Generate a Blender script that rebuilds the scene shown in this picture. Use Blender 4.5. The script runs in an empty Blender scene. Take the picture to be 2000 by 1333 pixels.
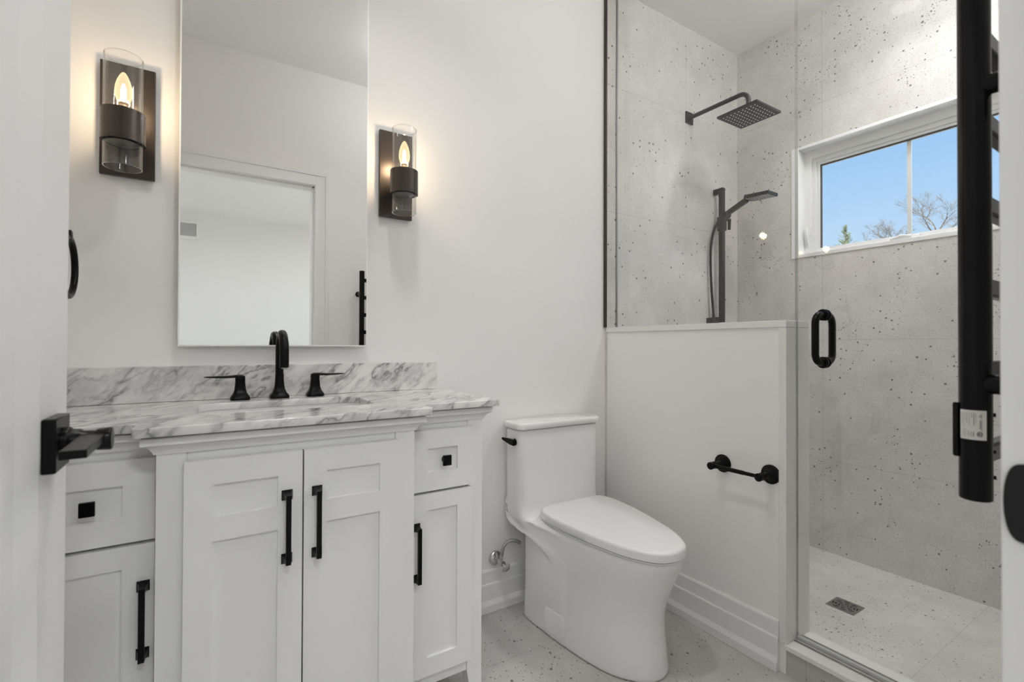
import bpy, bmesh, math, random
from mathutils import Vector, Matrix
S = bpy.context.scene
COL = S.collection
R = math.radians
PI = math.pi
random.seed(7)

# ------------------------------------------------------------------ camera
F_PX, YAW, PITCH, ROLL, CAM_H = 934.19, 0.5649, 0.00837, 0.00326, 1.08
cam_d = bpy.data.cameras.new('camera')
cam = bpy.data.objects.new('camera', cam_d)
COL.objects.link(cam)
cam_d.sensor_fit = 'HORIZONTAL'
cam_d.sensor_width = 36.0
cam_d.lens = 36.0 * F_PX / 2000.0
cam_d.clip_start = 0.02
fw = Vector((math.sin(YAW) * math.cos(PITCH), math.cos(YAW) * math.cos(PITCH), math.sin(PITCH)))
rt = Vector((math.cos(YAW), -math.sin(YAW), 0))
up = rt.cross(fw)
r2 = rt * math.cos(ROLL) + up * math.sin(ROLL)
u2 = up * math.cos(ROLL) - rt * math.sin(ROLL)
cam.matrix_world = Matrix(((r2.x, u2.x, -fw.x, 0), (r2.y, u2.y, -fw.y, 0), (r2.z, u2.z, -fw.z, CAM_H), (0, 0, 0, 1)))
cam_d.dof.use_dof = True
cam_d.dof.focus_distance = 2.0
cam_d.dof.aperture_fstop = 5.6
S.camera = cam

# ------------------------------------------------------------------ view
S.view_settings.view_transform = 'Standard'
S.view_settings.look = 'None'
S.view_settings.gamma = 1.0
S.view_settings.use_curve_mapping = False
S.view_settings.exposure = 0.14
try:
    S.cycles.use_denoising = True
    S.cycles.max_bounces = 14
    S.cycles.diffuse_bounces = 8
    S.cycles.glossy_bounces = 6
    S.cycles.transmission_bounces = 10
    S.cycles.transparent_max_bounces = 24
    S.cycles.sample_clamp_indirect = 6.0
    S.cycles.caustics_reflective = False
    S.cycles.caustics_refractive = False
except Exception:
    pass

# ------------------------------------------------------------------ sky
SKY_STRENGTH = 1.0
W = bpy.data.worlds.new('sky')
S.world = W
W.use_nodes = True
nt = W.node_tree
nt.nodes.clear()
o_ = nt.nodes.new('ShaderNodeOutputWorld')
bg = nt.nodes.new('ShaderNodeBackground')
tc = nt.nodes.new('ShaderNodeTexCoord')
sp = nt.nodes.new('ShaderNodeSeparateXYZ')
rp = nt.nodes.new('ShaderNodeValToRGB')
rp.color_ramp.elements[0].position = 0.0
rp.color_ramp.elements[0].color = (0.66, 0.80, 0.95, 1)
rp.color_ramp.elements[1].position = 0.62
rp.color_ramp.elements[1].color = (0.19, 0.41, 0.84, 1)
e = rp.color_ramp.elements.new(0.12)
e.color = (0.55, 0.74, 0.95, 1)
e = rp.color_ramp.elements.new(0.36)
e.color = (0.30, 0.555, 0.92, 1)
nt.links.new(tc.outputs['Generated'], sp.inputs[0])
nt.links.new(sp.outputs['Z'], rp.inputs[0])
nt.links.new(rp.outputs[0], bg.inputs[0])
bg.inputs[1].default_value = SKY_STRENGTH
nt.links.new(bg.outputs[0], o_.inputs[0])


def lamp(name, kind, loc, energy, color=(1, 1, 1), size=0.1, rot=(0, 0, 0), parent=None, shape='DISK', spread=None):
    d = bpy.data.lights.new(name, kind)
    d.energy = energy
    d.color = color
    if kind == 'AREA':
        d.shape = shape
        d.size = size
        if spread:
            d.spread = spread
    elif kind == 'SUN':
        d.angle = size
    else:
        d.shadow_soft_size = size
    o = bpy.data.objects.new(name, d)
    COL.objects.link(o)
    o.location = loc
    o.rotation_euler = rot
    if parent:
        o.parent = parent
        o.location = Vector(loc) - parent.location
    return o


P_BATH, P_SHOWER, P_HALL, P_BULB = 12.5, 48.0, 20.0, 2.9
P_DOWN_L, P_DOWN_R, P_DOWN_S = 3.3, 0.6, 4.6
WARM = (1.0, 0.77, 0.50)
SOFT = (1.0, 0.99, 0.98)
sun = lamp('sun', 'SUN', (-6, 8, 12), 43.0, (1.0, 0.96, 0.90), R(0.5), Vector((0.55, -0.25, -0.8)).to_track_quat('-Z', 'Y').to_euler())

# ------------------------------------------------------------------ materials
def new_mat(name):
    m = bpy.data.materials.new(name)
    m.use_nodes = True
    n = m.node_tree
    n.nodes.clear()
    out = n.nodes.new('ShaderNodeOutputMaterial')
    return m, n, out


def principled(name, col, rough=0.5, metal=0.0, spec=0.5, coat=0.0, bump=0.0, bscale=200.0, var=0.0, emis=None, estr=0.0):
    m, n, out = new_mat(name)
    b = n.nodes.new('ShaderNodeBsdfPrincipled')
    b.inputs['Base Color'].default_value = (*col, 1)
    b.inputs['Roughness'].default_value = rough
    b.inputs['Metallic'].default_value = metal
    b.inputs['Specular IOR Level'].default_value = spec
    b.inputs['Coat Weight'].default_value = coat
    b.inputs['Coat Roughness'].default_value = 0.05
    if emis:
        b.inputs['Emission Color'].default_value = (*emis, 1)
        b.inputs['Emission Strength'].default_value = estr
    n.links.new(b.outputs[0], out.inputs[0])
    t = n.nodes.new('ShaderNodeTexCoord')
    if bump > 0:
        nz = n.nodes.new('ShaderNodeTexNoise')
        nz.inputs['Scale'].default_value = bscale
        nz.inputs['Detail'].default_value = 3
        bp = n.nodes.new('ShaderNodeBump')
        bp.inputs['Strength'].default_value = bump
        bp.inputs['Distance'].default_value = 0.002
        n.links.new(t.outputs['Object'], nz.inputs['Vector'])
        n.links.new(nz.outputs[0], bp.inputs['Height'])
        n.links.new(bp.outputs[0], b.inputs['Normal'])
    if var > 0:
        nz = n.nodes.new('ShaderNodeTexNoise')
        nz.inputs['Scale'].default_value = 3.0
        mx = n.nodes.new('ShaderNodeMix')
        mx.data_type = 'RGBA'
        mx.inputs[6].default_value = (*[c * (1 - var) for c in col], 1)
        mx.inputs[7].default_value = (*[min(1, c * (1 + var)) for c in col], 1)
        n.links.new(t.outputs['Object'], nz.inputs['Vector'])
        n.links.new(nz.outputs[0], mx.inputs[0])
        n.links.new(mx.outputs[2], b.inputs['Base Color'])
    return m


def glass_mat(name, tint, ior=1.45, rough=0.0, boost=1.0):
    m, n, out = new_mat(name)
    tr = n.nodes.new('ShaderNodeBsdfTransparent')
    tr.inputs[0].default_value = (*tint, 1)
    gl = n.nodes.new('ShaderNodeBsdfGlossy')
    gl.inputs['Roughness'].default_value = rough
    f0 = ((ior - 1) / (ior + 1)) ** 2
    lw = n.nodes.new('ShaderNodeLayerWeight')
    lw.inputs[0].default_value = 0.5
    pw = n.nodes.new('ShaderNodeMath')
    pw.operation = 'POWER'
    pw.inputs[1].default_value = 5.0
    fr = n.nodes.new('ShaderNodeMath')
    fr.operation = 'MULTIPLY_ADD'
    fr.inputs[1].default_value = 1 - f0
    fr.inputs[2].default_value = f0
    n.links.new(lw.outputs['Facing'], pw.inputs[0])
    n.links.new(pw.outputs[0], fr.inputs[0])
    mu = n.nodes.new('ShaderNodeMath')
    mu.operation = 'MULTIPLY'
    mu.use_clamp = True
    mu.inputs[1].default_value = boost
    mx = n.nodes.new('ShaderNodeMixShader')
    n.links.new(fr.outputs[0], mu.inputs[0])
    n.links.new(mu.outputs[0], mx.inputs[0])
    n.links.new(tr.outputs[0], mx.inputs[1])
    n.links.new(gl.outputs[0], mx.inputs[2])
    n.links.new(mx.outputs[0], out.inputs[0])
    return m


class NT:
    """tiny helper for building value graphs"""
    def __init__(self, n):
        self.n = n

    def put(self, sock, v):
        if hasattr(v, 'is_output') or hasattr(v, 'links'):
            self.n.links.new(v, sock)
        else:
            sock.default_value = v

    def math(self, op, a, b=None, c=None, clamp=False):
        k = self.n.nodes.new('ShaderNodeMath')
        k.operation = op
        k.use_clamp = clamp
        self.put(k.inputs[0], a)
        if b is not None:
            self.put(k.inputs[1], b)
        if c is not None:
            self.put(k.inputs[2], c)
        return k.outputs[0]

    def mix(self, f, a, b):
        k = self.n.nodes.new('ShaderNodeMix')
        k.data_type = 'RGBA'
        self.put(k.inputs[0], f)
        self.put(k.inputs[6], a)
        self.put(k.inputs[7], b)
        return k.outputs[2]

    def noise(self, vec, scale, detail=2.0, rough=0.5, dist=0.0):
        k = self.n.nodes.new('ShaderNodeTexNoise')
        k.inputs['Scale'].default_value = scale
        k.inputs['Detail'].default_value = detail
        k.inputs['Roughness'].default_value = rough
        k.inputs['Distortion'].default_value = dist
        self.n.links.new(vec, k.inputs['Vector'])
        return k.outputs[0]

    def smooth(self, v, lo, hi):
        k = self.n.nodes.new('ShaderNodeMapRange')
        k.interpolation_type = 'SMOOTHSTEP'
        self.put(k.inputs['Value'], v)
        k.inputs['From Min'].default_value = lo
        k.inputs['From Max'].default_value = hi
        return k.outputs[0]

    def voro(self, vec, scale):
        k = self.n.nodes.new('ShaderNodeTexVoronoi')
        k.inputs['Scale'].default_value = scale
        self.n.links.new(vec, k.inputs['Vector'])
        s = self.n.nodes.new('ShaderNodeSeparateColor')
        self.n.links.new(k.outputs['Color'], s.inputs[0])
        return k.outputs['Distance'], s.outputs[0], s.outputs[1]


def tile_mat(name, u_axis, v_axis, ujoints, vjoints, tint=1.0, rough=0.42, dens=0.0, speck=1.0):
    """speckled concrete look porcelain; joints = (origin, pitch) or list of positions"""
    m, n, out = new_mat(name)
    g = NT(n)
    t = n.nodes.new('ShaderNodeTexCoord')
    vec = t.outputs['Object']
    s = n.nodes.new('ShaderNodeSeparateXYZ')
    n.links.new(vec, s.inputs[0])
    b = n.nodes.new('ShaderNodeBsdfPrincipled')
    b.inputs['Roughness'].default_value = rough
    big = g.noise(vec, 2.2, 4.0, 0.6)
    mid = g.noise(vec, 11.0, 4.0, 0.65)
    fine = g.noise(vec, 160.0, 2.0, 0.6)
    f = g.math('ADD', g.math('MULTIPLY', big, 0.55), g.math('ADD', g.math('MULTIPLY', mid, 0.3), g.math('MULTIPLY', fine, 0.15)))
    f = g.smooth(f, 0.36, 0.64)
    lo = [c * tint for c in (0.545, 0.528, 0.508)]
    hi = [c * tint for c in (0.665, 0.650, 0.632)]
    col = g.mix(f, (*lo, 1), (*hi, 1))
    # where the specks gather
    cl = g.noise(vec, 4.2, 3.0, 0.6)
    clm = g.smooth(cl, 0.44, 0.70)
    for sc, thr, rad, dark, soft, gain in ((42.0, 0.92, 0.25, (0.050, 0.048, 0.047), 0.05, 0.42),
                                           (96.0, 0.83, 0.34, (0.085, 0.080, 0.076), 0.07, 0.55),
                                           (215.0, 0.78, 0.42, (0.19, 0.175, 0.165), 0.14, 0.60)):
        thr = thr - dens
        d, r1, r2_ = g.voro(vec, sc)
        # more cells carry a speck inside the clusters
        sel = g.math('GREATER_THAN', g.math('ADD', r1, g.math('MULTIPLY', clm, gain)), thr)
        rr = g.math('MULTIPLY', sel, g.math('MULTIPLY_ADD', r2_, 0.75 * rad, 0.25 * rad))
        mask = g.math('DIVIDE', g.math('SUBTRACT', rr, d), soft)
        mask = g.math('MULTIPLY', g.math('MAXIMUM', g.math('MINIMUM', mask, 1.0), 0.0), 0.9 * speck)
        dk = g.mix(r2_, (*dark, 1), (*[c * 1.7 for c in dark], 1))
        col = g.mix(mask, col, dk)
    # joints
    def line(axis, joints):
        co = s.outputs['XYZ'.index(axis)]
        acc = None
        if isinstance(joints, tuple):
            o0, pitch = joints
            q = g.math('DIVIDE', g.math('SUBTRACT', co, o0), pitch)
            q = g.math('ABSOLUTE', g.math('SUBTRACT', q, g.math('ROUND', q)))
            acc = g.math('LESS_THAN', g.math('MULTIPLY', q, pitch), 0.0011)
        else:
            for j in joints:
                q = g.math('LESS_THAN', g.math('ABSOLUTE', g.math('SUBTRACT', co, j)), 0.0011)
                acc = q if acc is None else g.math('MAXIMUM', acc, q)
        return acc
    jl = g.math('MAXIMUM', line(u_axis, ujoints), line(v_axis, vjoints))
    col = g.mix(g.math('MULTIPLY', jl, 0.8), col, (*[c * tint for c in (0.42, 0.405, 0.385)], 1))
    n.links.new(col, b.inputs['Base Color'])
    bp = n.nodes.new('ShaderNodeBump')
    bp.inputs['Strength'].default_value = 0.12
    bp.inputs['Distance'].default_value = 0.001
    n.links.new(fine, bp.inputs['Height'])
    n.links.new(bp.outputs[0], b.inputs['Normal'])
    n.links.new(b.outputs[0], out.inputs[0])
    return m


def marble_mat(name):
    m, n, out = new_mat(name)
    g = NT(n)
    t = n.nodes.new('ShaderNodeTexCoord')
    vec = t.outputs['Object']
    b = n.nodes.new('ShaderNodeBsdfPrincipled')
    b.inputs['Roughness'].default_value = 0.09
    # stretched frame: veins run up to the right on the splash and along it on the top
    def proj(dx, dy, dz, k):
        d = n.nodes.new('ShaderNodeVectorMath')
        d.operation = 'DOT_PRODUCT'
        n.links.new(vec, d.inputs[0])
        v = Vector((dx, dy, dz)).normalized() * k
        d.inputs[1].default_value = v
        return d.outputs['Value']
    cb = n.nodes.new('ShaderNodeCombineXYZ')
    n.links.new(proj(1, -0.9, -1.15, 1.0), cb.inputs[0])
    n.links.new(proj(1.15, 0.2, 1, 0.34), cb.inputs[1])
    n.links.new(proj(-0.5, 1.4, 0.4, 0.34), cb.inputs[2])
    sv = cb.outputs[0]
    def ridge(scale, power, dist, detail):
        v = g.noise(sv, scale, detail, 0.62, dist)
        v = g.math('SUBTRACT', 1.0, g.math('ABSOLUTE', g.math('SUBTRACT', g.math('MULTIPLY', v, 2.0), 1.0)))
        return g.math('POWER', v, power)
    cloud = g.smooth(g.noise(sv, 7.0, 4.0, 0.6, 0.4), 0.38, 0.72)
    blot = g.smooth(g.noise(sv, 20.0, 4.0, 0.65, 0.6), 0.46, 0.74)
    v1 = g.math('MULTIPLY', ridge(9.5, 30.0, 0.2, 4.0), g.smooth(g.noise(vec, 6.0, 2.0), 0.34, 0.52))
    v2 = g.math('MULTIPLY', ridge(20.0, 16.0, 0.25, 5.0), g.smooth(g.noise(vec, 9.0, 2.0), 0.40, 0.60))
    col = g.mix(cloud, (0.80, 0.785, 0.77, 1), (0.60, 0.595, 0.59, 1))
    col = g.mix(g.math('MULTIPLY', blot, 0.62), col, (0.36, 0.365, 0.375, 1))
    col = g.mix(g.math('MULTIPLY', v2, 0.50, clamp=True), col, (0.20, 0.205, 0.215, 1))
    col = g.mix(g.math('MULTIPLY', v1, 0.80, clamp=True), col, (0.10, 0.105, 0.115, 1))
    n.links.new(col, b.inputs['Base Color'])
    n.links.new(b.outputs[0], out.inputs[0])
    return m


M = {}
M['wall'] = principled('wall paint warm white', (0.84, 0.832, 0.824), 0.62, bump=0.05, bscale=320, spec=0.35)
M['ceil'] = principled('ceiling paint', (0.87, 0.87, 0.87), 0.8, bump=0.04, bscale=260, spec=0.2)
M['trim'] = principled('trim paint satin', (0.80, 0.80, 0.80), 0.33, bump=0.02, bscale=90, spec=0.4)
M['door'] = principled('door paint satin', (0.80, 0.80, 0.80), 0.36, bump=0.02, bscale=90, spec=0.4)
M['cab'] = principled('cabinet lacquer white', (0.82, 0.82, 0.82), 0.34, bump=0.015, bscale=70, spec=0.4)
M['cabin'] = principled('cabinet inside', (0.30, 0.30, 0.30), 0.7)
M['black'] = principled('black metal', (0.0032, 0.0032, 0.0035), 0.28, spec=0.14, bump=0.02, bscale=600)
M['blackm'] = principled('matte black metal', (0.011, 0.0105, 0.0105), 0.40, spec=0.28, bump=0.03, bscale=700)
M['tube'] = principled('black enamel tube', (0.0030, 0.0030, 0.0036), 0.24, spec=0.17)
M['bronze'] = principled('dark bronze metal', (0.062, 0.051, 0.044), 0.34, 0.6, bump=0.02, bscale=500)
M['ceramic'] = principled('white glazed ceramic', (0.80, 0.80, 0.795), 0.09, coat=0.5, var=0.01)
M['plastic'] = principled('white seat plastic', (0.80, 0.80, 0.80), 0.20, var=0.01)
M['quartz'] = principled('white quartz slab', (0.78, 0.775, 0.76), 0.22, var=0.02)
M['chrome'] = principled('chrome', (0.62, 0.62, 0.62), 0.12, 1.0)
M['steel'] = principled('brushed steel', (0.34, 0.335, 0.325), 0.35, 1.0, bump=0.05, bscale=400)
M['braid'] = principled('braided steel hose', (0.40, 0.40, 0.40), 0.35, 0.9, bump=0.6, bscale=900)
M['dark'] = principled('painted gap shade', (0.01, 0.01, 0.01), 0.8)  # near-black colour standing in for shade in gaps
M['mirror'] = principled('silvered mirror', (0.93, 0.935, 0.93), 0.0, 1.0)
M['mirroredge'] = principled('polished mirror edge', (0.90, 0.91, 0.90), 0.22, 0.0)
M['glass'] = glass_mat('clear glass sheet', (0.985, 0.992, 0.988), 1.5)
M['glassedge'] = glass_mat('glass sheet edge', (0.58, 0.61, 0.60), 1.5, 0.1, 2.2)
M['lampglass'] = glass_mat('clear lamp glass', (0.98, 0.98, 0.975), 1.45, 0.0, 1.15)
M['rimglass'] = glass_mat('lamp glass rim', (0.80, 0.80, 0.78), 1.5, 0.05, 5.0)
M['sweep'] = principled('clear vinyl sweep', (0.52, 0.525, 0.52), 0.25)
M['winglass'] = glass_mat('window glass', (0.98, 0.99, 0.99), 1.3)
M['vinyl'] = principled('white window vinyl', (0.80, 0.80, 0.80), 0.35, spec=0.4)
M['gasket'] = principled('dark glazing gasket', (0.05, 0.05, 0.055), 0.6)
M['brass'] = principled('candle socket brass', (0.55, 0.42, 0.28), 0.35, 0.6)
M['white'] = principled('white sticker paper', (0.66, 0.65, 0.62), 0.5)
M['ink'] = principled('sticker print', (0.22, 0.21, 0.20), 0.7)
M['inkdark'] = principled('sticker mark', (0.05, 0.05, 0.05), 0.7)
M['logo'] = principled('grey glaze mark', (0.10, 0.10, 0.10), 0.5)
M['nozzle'] = principled('pale rubber nozzle', (0.80, 0.82, 0.84), 0.45)
M['bark'] = principled('bare branch bark', (0.030, 0.024, 0.020), 0.9, bump=0.3, bscale=30)
M['needle'] = principled('spruce needles', (0.032, 0.045, 0.018), 0.85, var=0.2)
M['lawn'] = principled('pale bounce lawn', (0.46, 0.45, 0.40), 0.95, var=0.3)  # pale tone chosen so the ground bounces sunlight indoors
M['hallwall'] = principled('hall wall paint', (0.80, 0.80, 0.795), 0.65, bump=0.04, bscale=320, spec=0.3)
M['grille'] = principled('vent grille', (0.58, 0.58, 0.58), 0.5)
M['hallfloor'] = principled('hall oak floor', (0.50, 0.48, 0.45), 0.45, var=0.15)
M['lens'] = principled('fill lamp lens', (0.9, 0.9, 0.9), 0.5, emis=(1, 0.96, 0.9), estr=1.2)  # lens glow of the added fill lamps
M['bulb'] = None
M['tile_back'] = tile_mat('speckled tile head wall', 'X', 'Z', [2.187], (0.5, 0.6125))
M['tile_win'] = tile_mat('speckled tile window wall', 'Y', 'Z', (1.22, 1.22), (0.5, 0.6125), dens=0.10)
M['tile_pan'] = tile_mat('speckled tile pan', 'X', 'Y', (2.66, 1.22), (0.604, 0.6125), 1.05, dens=0.03)
M['tile_floor'] = tile_mat('speckled tile floor', 'X', 'Y', (1.10, 1.22), (0.79, 0.61), 0.84, dens=0.08)
M['tile_curb'] = tile_mat('speckled tile curb', 'X', 'Y', [9.0], (0.79, 0.61), 0.84)
M['marble'] = marble_mat('grey veined white marble')


def bulb_material():
    m, n, out = new_mat('glowing candle bulb glass')
    tr = n.nodes.new('ShaderNodeBsdfTransparent')
    tr.inputs[0].default_value = (1, 0.98, 0.95, 1)
    em = n.nodes.new('ShaderNodeEmission')
    em.inputs[0].default_value = (1.0, 0.76, 0.44, 1)
    em.inputs[1].default_value = 1.5
    lw = n.nodes.new('ShaderNodeLayerWeight')
    lw.inputs[0].default_value = 0.35
    mp = n.nodes.new('ShaderNodeMapRange')
    mp.inputs['To Min'].default_value = 0.38
    mp.inputs['To Max'].default_value = 0.80
    mx = n.nodes.new('ShaderNodeMixShader')
    n.links.new(lw.outputs['Facing'], mp.inputs['Value'])
    n.links.new(mp.outputs[0], mx.inputs[0])
    n.links.new(tr.outputs[0], mx.inputs[1])
    n.links.new(em.outputs[0], mx.inputs[2])
    n.links.new(mx.outputs[0], out.inputs[0])
    return m


def emission(name, col, strength):
    m, n, out = new_mat(name)
    em = n.nodes.new('ShaderNodeEmission')
    em.inputs[0].default_value = (*col, 1)
    em.inputs[1].default_value = strength
    n.links.new(em.outputs[0], out.inputs[0])
    return m


M['bulb'] = bulb_material()
M['filament'] = emission('glowing filament', (1.0, 0.80, 0.50), 45.0)


# ------------------------------------------------------------------ mesh builder
class MB:
    def __init__(self):
        self.v, self.f, self.mi = [], [], []
        self.cur = 0

    def face(self, idx):
        self.f.append(tuple(idx))
        self.mi.append(self.cur)

    def box(self, a, b):
        x0, x1 = sorted((a[0], b[0]))
        y0, y1 = sorted((a[1], b[1]))
        z0, z1 = sorted((a[2], b[2]))
        k = len(self.v)
        self.v += [(x0, y0, z0), (x1, y0, z0), (x1, y1, z0), (x0, y1, z0), (x0, y0, z1), (x1, y0, z1), (x1, y1, z1), (x0, y1, z1)]
        for q in ((0, 3, 2, 1), (4, 5, 6, 7), (0, 1, 5, 4), (1, 2, 6, 5), (2, 3, 7, 6), (3, 0, 4, 7)):
            self.face([k + i for i in q])
        return self

    def loft(self, rings, cap0=True, cap1=True, closed=False):
        n = len(rings[0])
        k = len(self.v)
        for r in rings:
            self.v += [tuple(p) for p in r]
        m = len(rings)
        for j in range(m if closed else m - 1):
            a, b = k + j * n, k + ((j + 1) % m) * n
            for i in range(n):
                i2 = (i + 1) % n
                self.face((a + i, a + i2, b + i2, b + i))
        if not closed:
            if cap0:
                self.face([k + i for i in reversed(range(n))])
            if cap1:
                self.face([k + (m - 1) * n + i for i in range(n)])
        return self

    def lathe(self, prof, o, axis=(0, 0, 1), n=32, sq=None, cap0=True, cap1=True):
        """profile of (radius, height) along axis from o; sq = superellipse power for squarish plans"""
        ax = Vector(axis).normalized()
        t = Vector((1, 0, 0)) if abs(ax.x) < 0.9 else Vector((0, 1, 0))
        u = (t - ax * t.dot(ax)).normalized()
        w = ax.cross(u)
        rings = []
        for r, h in prof:
            ring = []
            for i in range(n):
                a = 2 * PI * i / n
                c, s = math.cos(a), math.sin(a)
                if sq:
                    k = (abs(c) ** sq + abs(s) ** sq) ** (-1.0 / sq)
                    c, s = c * k, s * k
                ring.append(Vector(o) + ax * h + (u * c + w * s) * r)
            rings.append(ring)
        return self.loft(rings, cap0, cap1)

    def cyl(self, p0, p1, r0, r1=None, n=24):
        p0, p1 = Vector(p0), Vector(p1)
        d = p1 - p0
        return self.lathe([(r0, 0), (r0 if r1 is None else r1, d.length)], p0, d, n)

    def tube(self, pts, r, n=14, flat=1.0, caps=True):
        pts = [Vector(p) for p in pts]
        m = len(pts)
        tang = []
        for i in range(m):
            a, b = pts[max(0, i - 1)], pts[min(m - 1, i + 1)]
            tang.append((b - a).normalized())
        t0 = tang[0]
        ref = Vector((0, 0, 1)) if abs(t0.z) < 0.9 else Vector((1, 0, 0))
        u = (ref - t0 * ref.dot(t0)).normalized()
        rings = []
        for i in range(m):
            t = tang[i]
            u = (u - t * u.dot(t)).normalized()
            w = t.cross(u)
            rr = r[i] if isinstance(r, (list, tuple)) else r
            rings.append([pts[i] + u * math.cos(2 * PI * k / n) * rr + w * math.sin(2 * PI * k / n) * rr * flat for k in range(n)])
        return self.loft(rings, caps, caps)

    def torus(self, c, nrm, R0, r, n=48, k=12):
        ax = Vector(nrm).normalized()
        t = Vector((0, 0, 1)) if abs(ax.z) < 0.9 else Vector((1, 0, 0))
        u = (t - ax * t.dot(ax)).normalized()
        w = ax.cross(u)
        rings = []
        for i in range(n):
            a = 2 * PI * i / n
            d = u * math.cos(a) + w * math.sin(a)
            rings.append([Vector(c) + d * (R0 + r * math.cos(2 * PI * j / k)) + ax * r * math.sin(2 * PI * j / k) for j in range(k)])
        return self.loft(rings, closed=True)

    def prism(self, poly, ax, lo, hi):
        """poly of 2D points in the plane normal to ax ('X': (y,z), 'Y': (x,z), 'Z': (x,y))"""
        def pt(p, h):
            return {'X': (h, p[0], p[1]), 'Y': (p[0], h, p[1]), 'Z': (p[0], p[1], h)}[ax]
        return self.loft([[pt(p, lo) for p in poly], [pt(p, hi) for p in poly]])

    def sweep(self, path, prof, closed=False):
        """profile (outward offset, z) swept along a plan polyline, outward = right hand of travel"""
        P = [Vector((p[0], p[1])) for p in path]
        rings = []
        for i, p in enumerate(P):
            if i == 0:
                d = (P[1] - P[0]).normalized()
                nrm = Vector((d.y, -d.x))
            elif i == len(P) - 1:
                d = (P[-1] - P[-2]).normalized()
                nrm = Vector((d.y, -d.x))
            else:
                d0, d1 = (P[i] - P[i - 1]).normalized(), (P[i + 1] - P[i]).normalized()
                n0, n1 = Vector((d0.y, -d0.x)), Vector((d1.y, -d1.x))
                nrm = (n0 + n1) / (1 + n0.dot(n1))
            rings.append([(p.x + nrm.x * o, p.y + nrm.y * o, z) for o, z in prof])
        return self.loft(rings)

    def mesh(self, name, mats, origin=(0, 0, 0), smooth=35, fix=True):
        me = bpy.data.meshes.new(name)
        ov = Vector(origin)
        me.from_pydata([tuple(Vector(p) - ov) for p in self.v], [], self.f)
        for m in (mats if isinstance(mats, (list, tuple)) else [mats]):
            me.materials.append(m)
        if any(self.mi):
            me.polygons.foreach_set('material_index', self.mi)
        if fix:
            b = bmesh.new()
            b.from_mesh(me)
            bmesh.ops.recalc_face_normals(b, faces=b.faces)
            b.to_mesh(me)
            b.free()
        if smooth:
            me.polygons.foreach_set('use_smooth', [True] * len(me.polygons))
            me.set_sharp_from_angle(angle=R(smooth))
        me.update()
        return me

    def build(self, name, mats, parent=None, origin=None, bevel=0.0, seg=2, smooth=35, angle=35):
        if origin is None:
            origin = world_of(parent) if parent else (0, 0, 0)
        me = self.mesh(name, mats, origin, smooth)
        return link(name, me, parent, origin, bevel, seg, angle)


def world_of(o):
    p = Vector((0, 0, 0))
    while o:
        p += o.location
        o = o.parent
    return p


def link(name, me, parent=None, origin=(0, 0, 0), bevel=0.0, seg=2, angle=35):
    o = bpy.data.objects.new(name, me)
    COL.objects.link(o)
    if parent:
        o.parent = parent
        o.location = Vector(origin) - world_of(parent)
    else:
        o.location = Vector(origin)
    if bevel > 0:
        md = o.modifiers.new('bevel', 'BEVEL')
        md.width = bevel
        md.segments = seg
        md.limit_method = 'ANGLE'
        md.angle_limit = R(angle)
        md.harden_normals = False
    return o


def bake(o):
    """apply the modifiers of o into its mesh"""
    dg = bpy.context.evaluated_depsgraph_get()
    dg.update()
    me = bpy.data.meshes.new_from_object(o.evaluated_get(dg))
    o.modifiers.clear()
    o.data = me
    return o


def thing(name, loc, label, cat, group=None):
    o = bpy.data.objects.new(name, None)
    COL.objects.link(o)
    o.location = loc
    o.empty_display_size = 0.05
    return tag(o, label, cat, group)


def tag(o, label, cat, group=None, kind=None):
    o['label'] = label
    o['category'] = cat
    if group:
        o['group'] = group
    if kind:
        o['kind'] = kind
    return o


def struct(o, label=None):
    o['kind'] = 'structure'
    if label:
        o['label'] = label
    return o


def copy_thing(root, loc, label):
    r = root.copy()
    COL.objects.link(r)
    r.location = loc
    r['label'] = label
    def rec(src, dst):
        for ch in list(src.children):
            c = ch.copy()
            COL.objects.link(c)
            c.parent = dst
            rec(ch, c)
    rec(root, r)
    return r


def rrect(x0, y0, x1, y1, r, n=6):
    pts = []
    for cx, cy, a0 in ((x1 - r, y1 - r, 0), (x0 + r, y1 - r, 90), (x0 + r, y0 + r, 180), (x1 - r, y0 + r, 270)):
        for i in range(n + 1):
            a = R(a0 + 90 * i / n)
            pts.append((cx + r * math.cos(a), cy + r * math.sin(a)))
    return pts


def arc(c, r, a0, a1, n, plane='YZ', fixed=0.0):
    out = []
    for i in range(n + 1):
        a = R(a0 + (a1 - a0) * i / n)
        p, q = c[0] + r * math.cos(a), c[1] + r * math.sin(a)
        out.append((fixed, p, q) if plane == 'YZ' else (p, fixed, q) if plane == 'XZ' else (p, q, fixed))
    return out


def slab_with_holes(name, polys, z0, z1, mat, parent=None, bevel=0.002):
    cu = bpy.data.curves.new(name, 'CURVE')
    cu.dimensions = '2D'
    cu.fill_mode = 'BOTH'
    cu.extrude = (z1 - z0) / 2 - bevel
    cu.bevel_depth = bevel
    cu.bevel_resolution = 2
    cu.offset = -bevel
    for poly in polys:
        s = cu.splines.new('POLY')
        s.points.add(len(poly) - 1)
        for p, q in zip(s.points, poly):
            p.co = (q[0], q[1], 0, 1)
        s.use_cyclic_u = True
    tmp = bpy.data.objects.new(name + '_outline', cu)
    COL.objects.link(tmp)
    dg = bpy.context.evaluated_depsgraph_get()
    dg.update()
    me = bpy.data.meshes.new_from_object(tmp.evaluated_get(dg))
    bpy.data.objects.remove(tmp)
    bpy.data.curves.remove(cu)
    me.materials.clear()
    me.materials.append(mat)
    for v in me.vertices:
        v.co.z += (z0 + z1) / 2
    me.polygons.foreach_set('use_smooth', [True] * len(me.polygons))
    me.set_sharp_from_angle(angle=R(40))
    return link(name, me, parent, (0, 0, 0))


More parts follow.
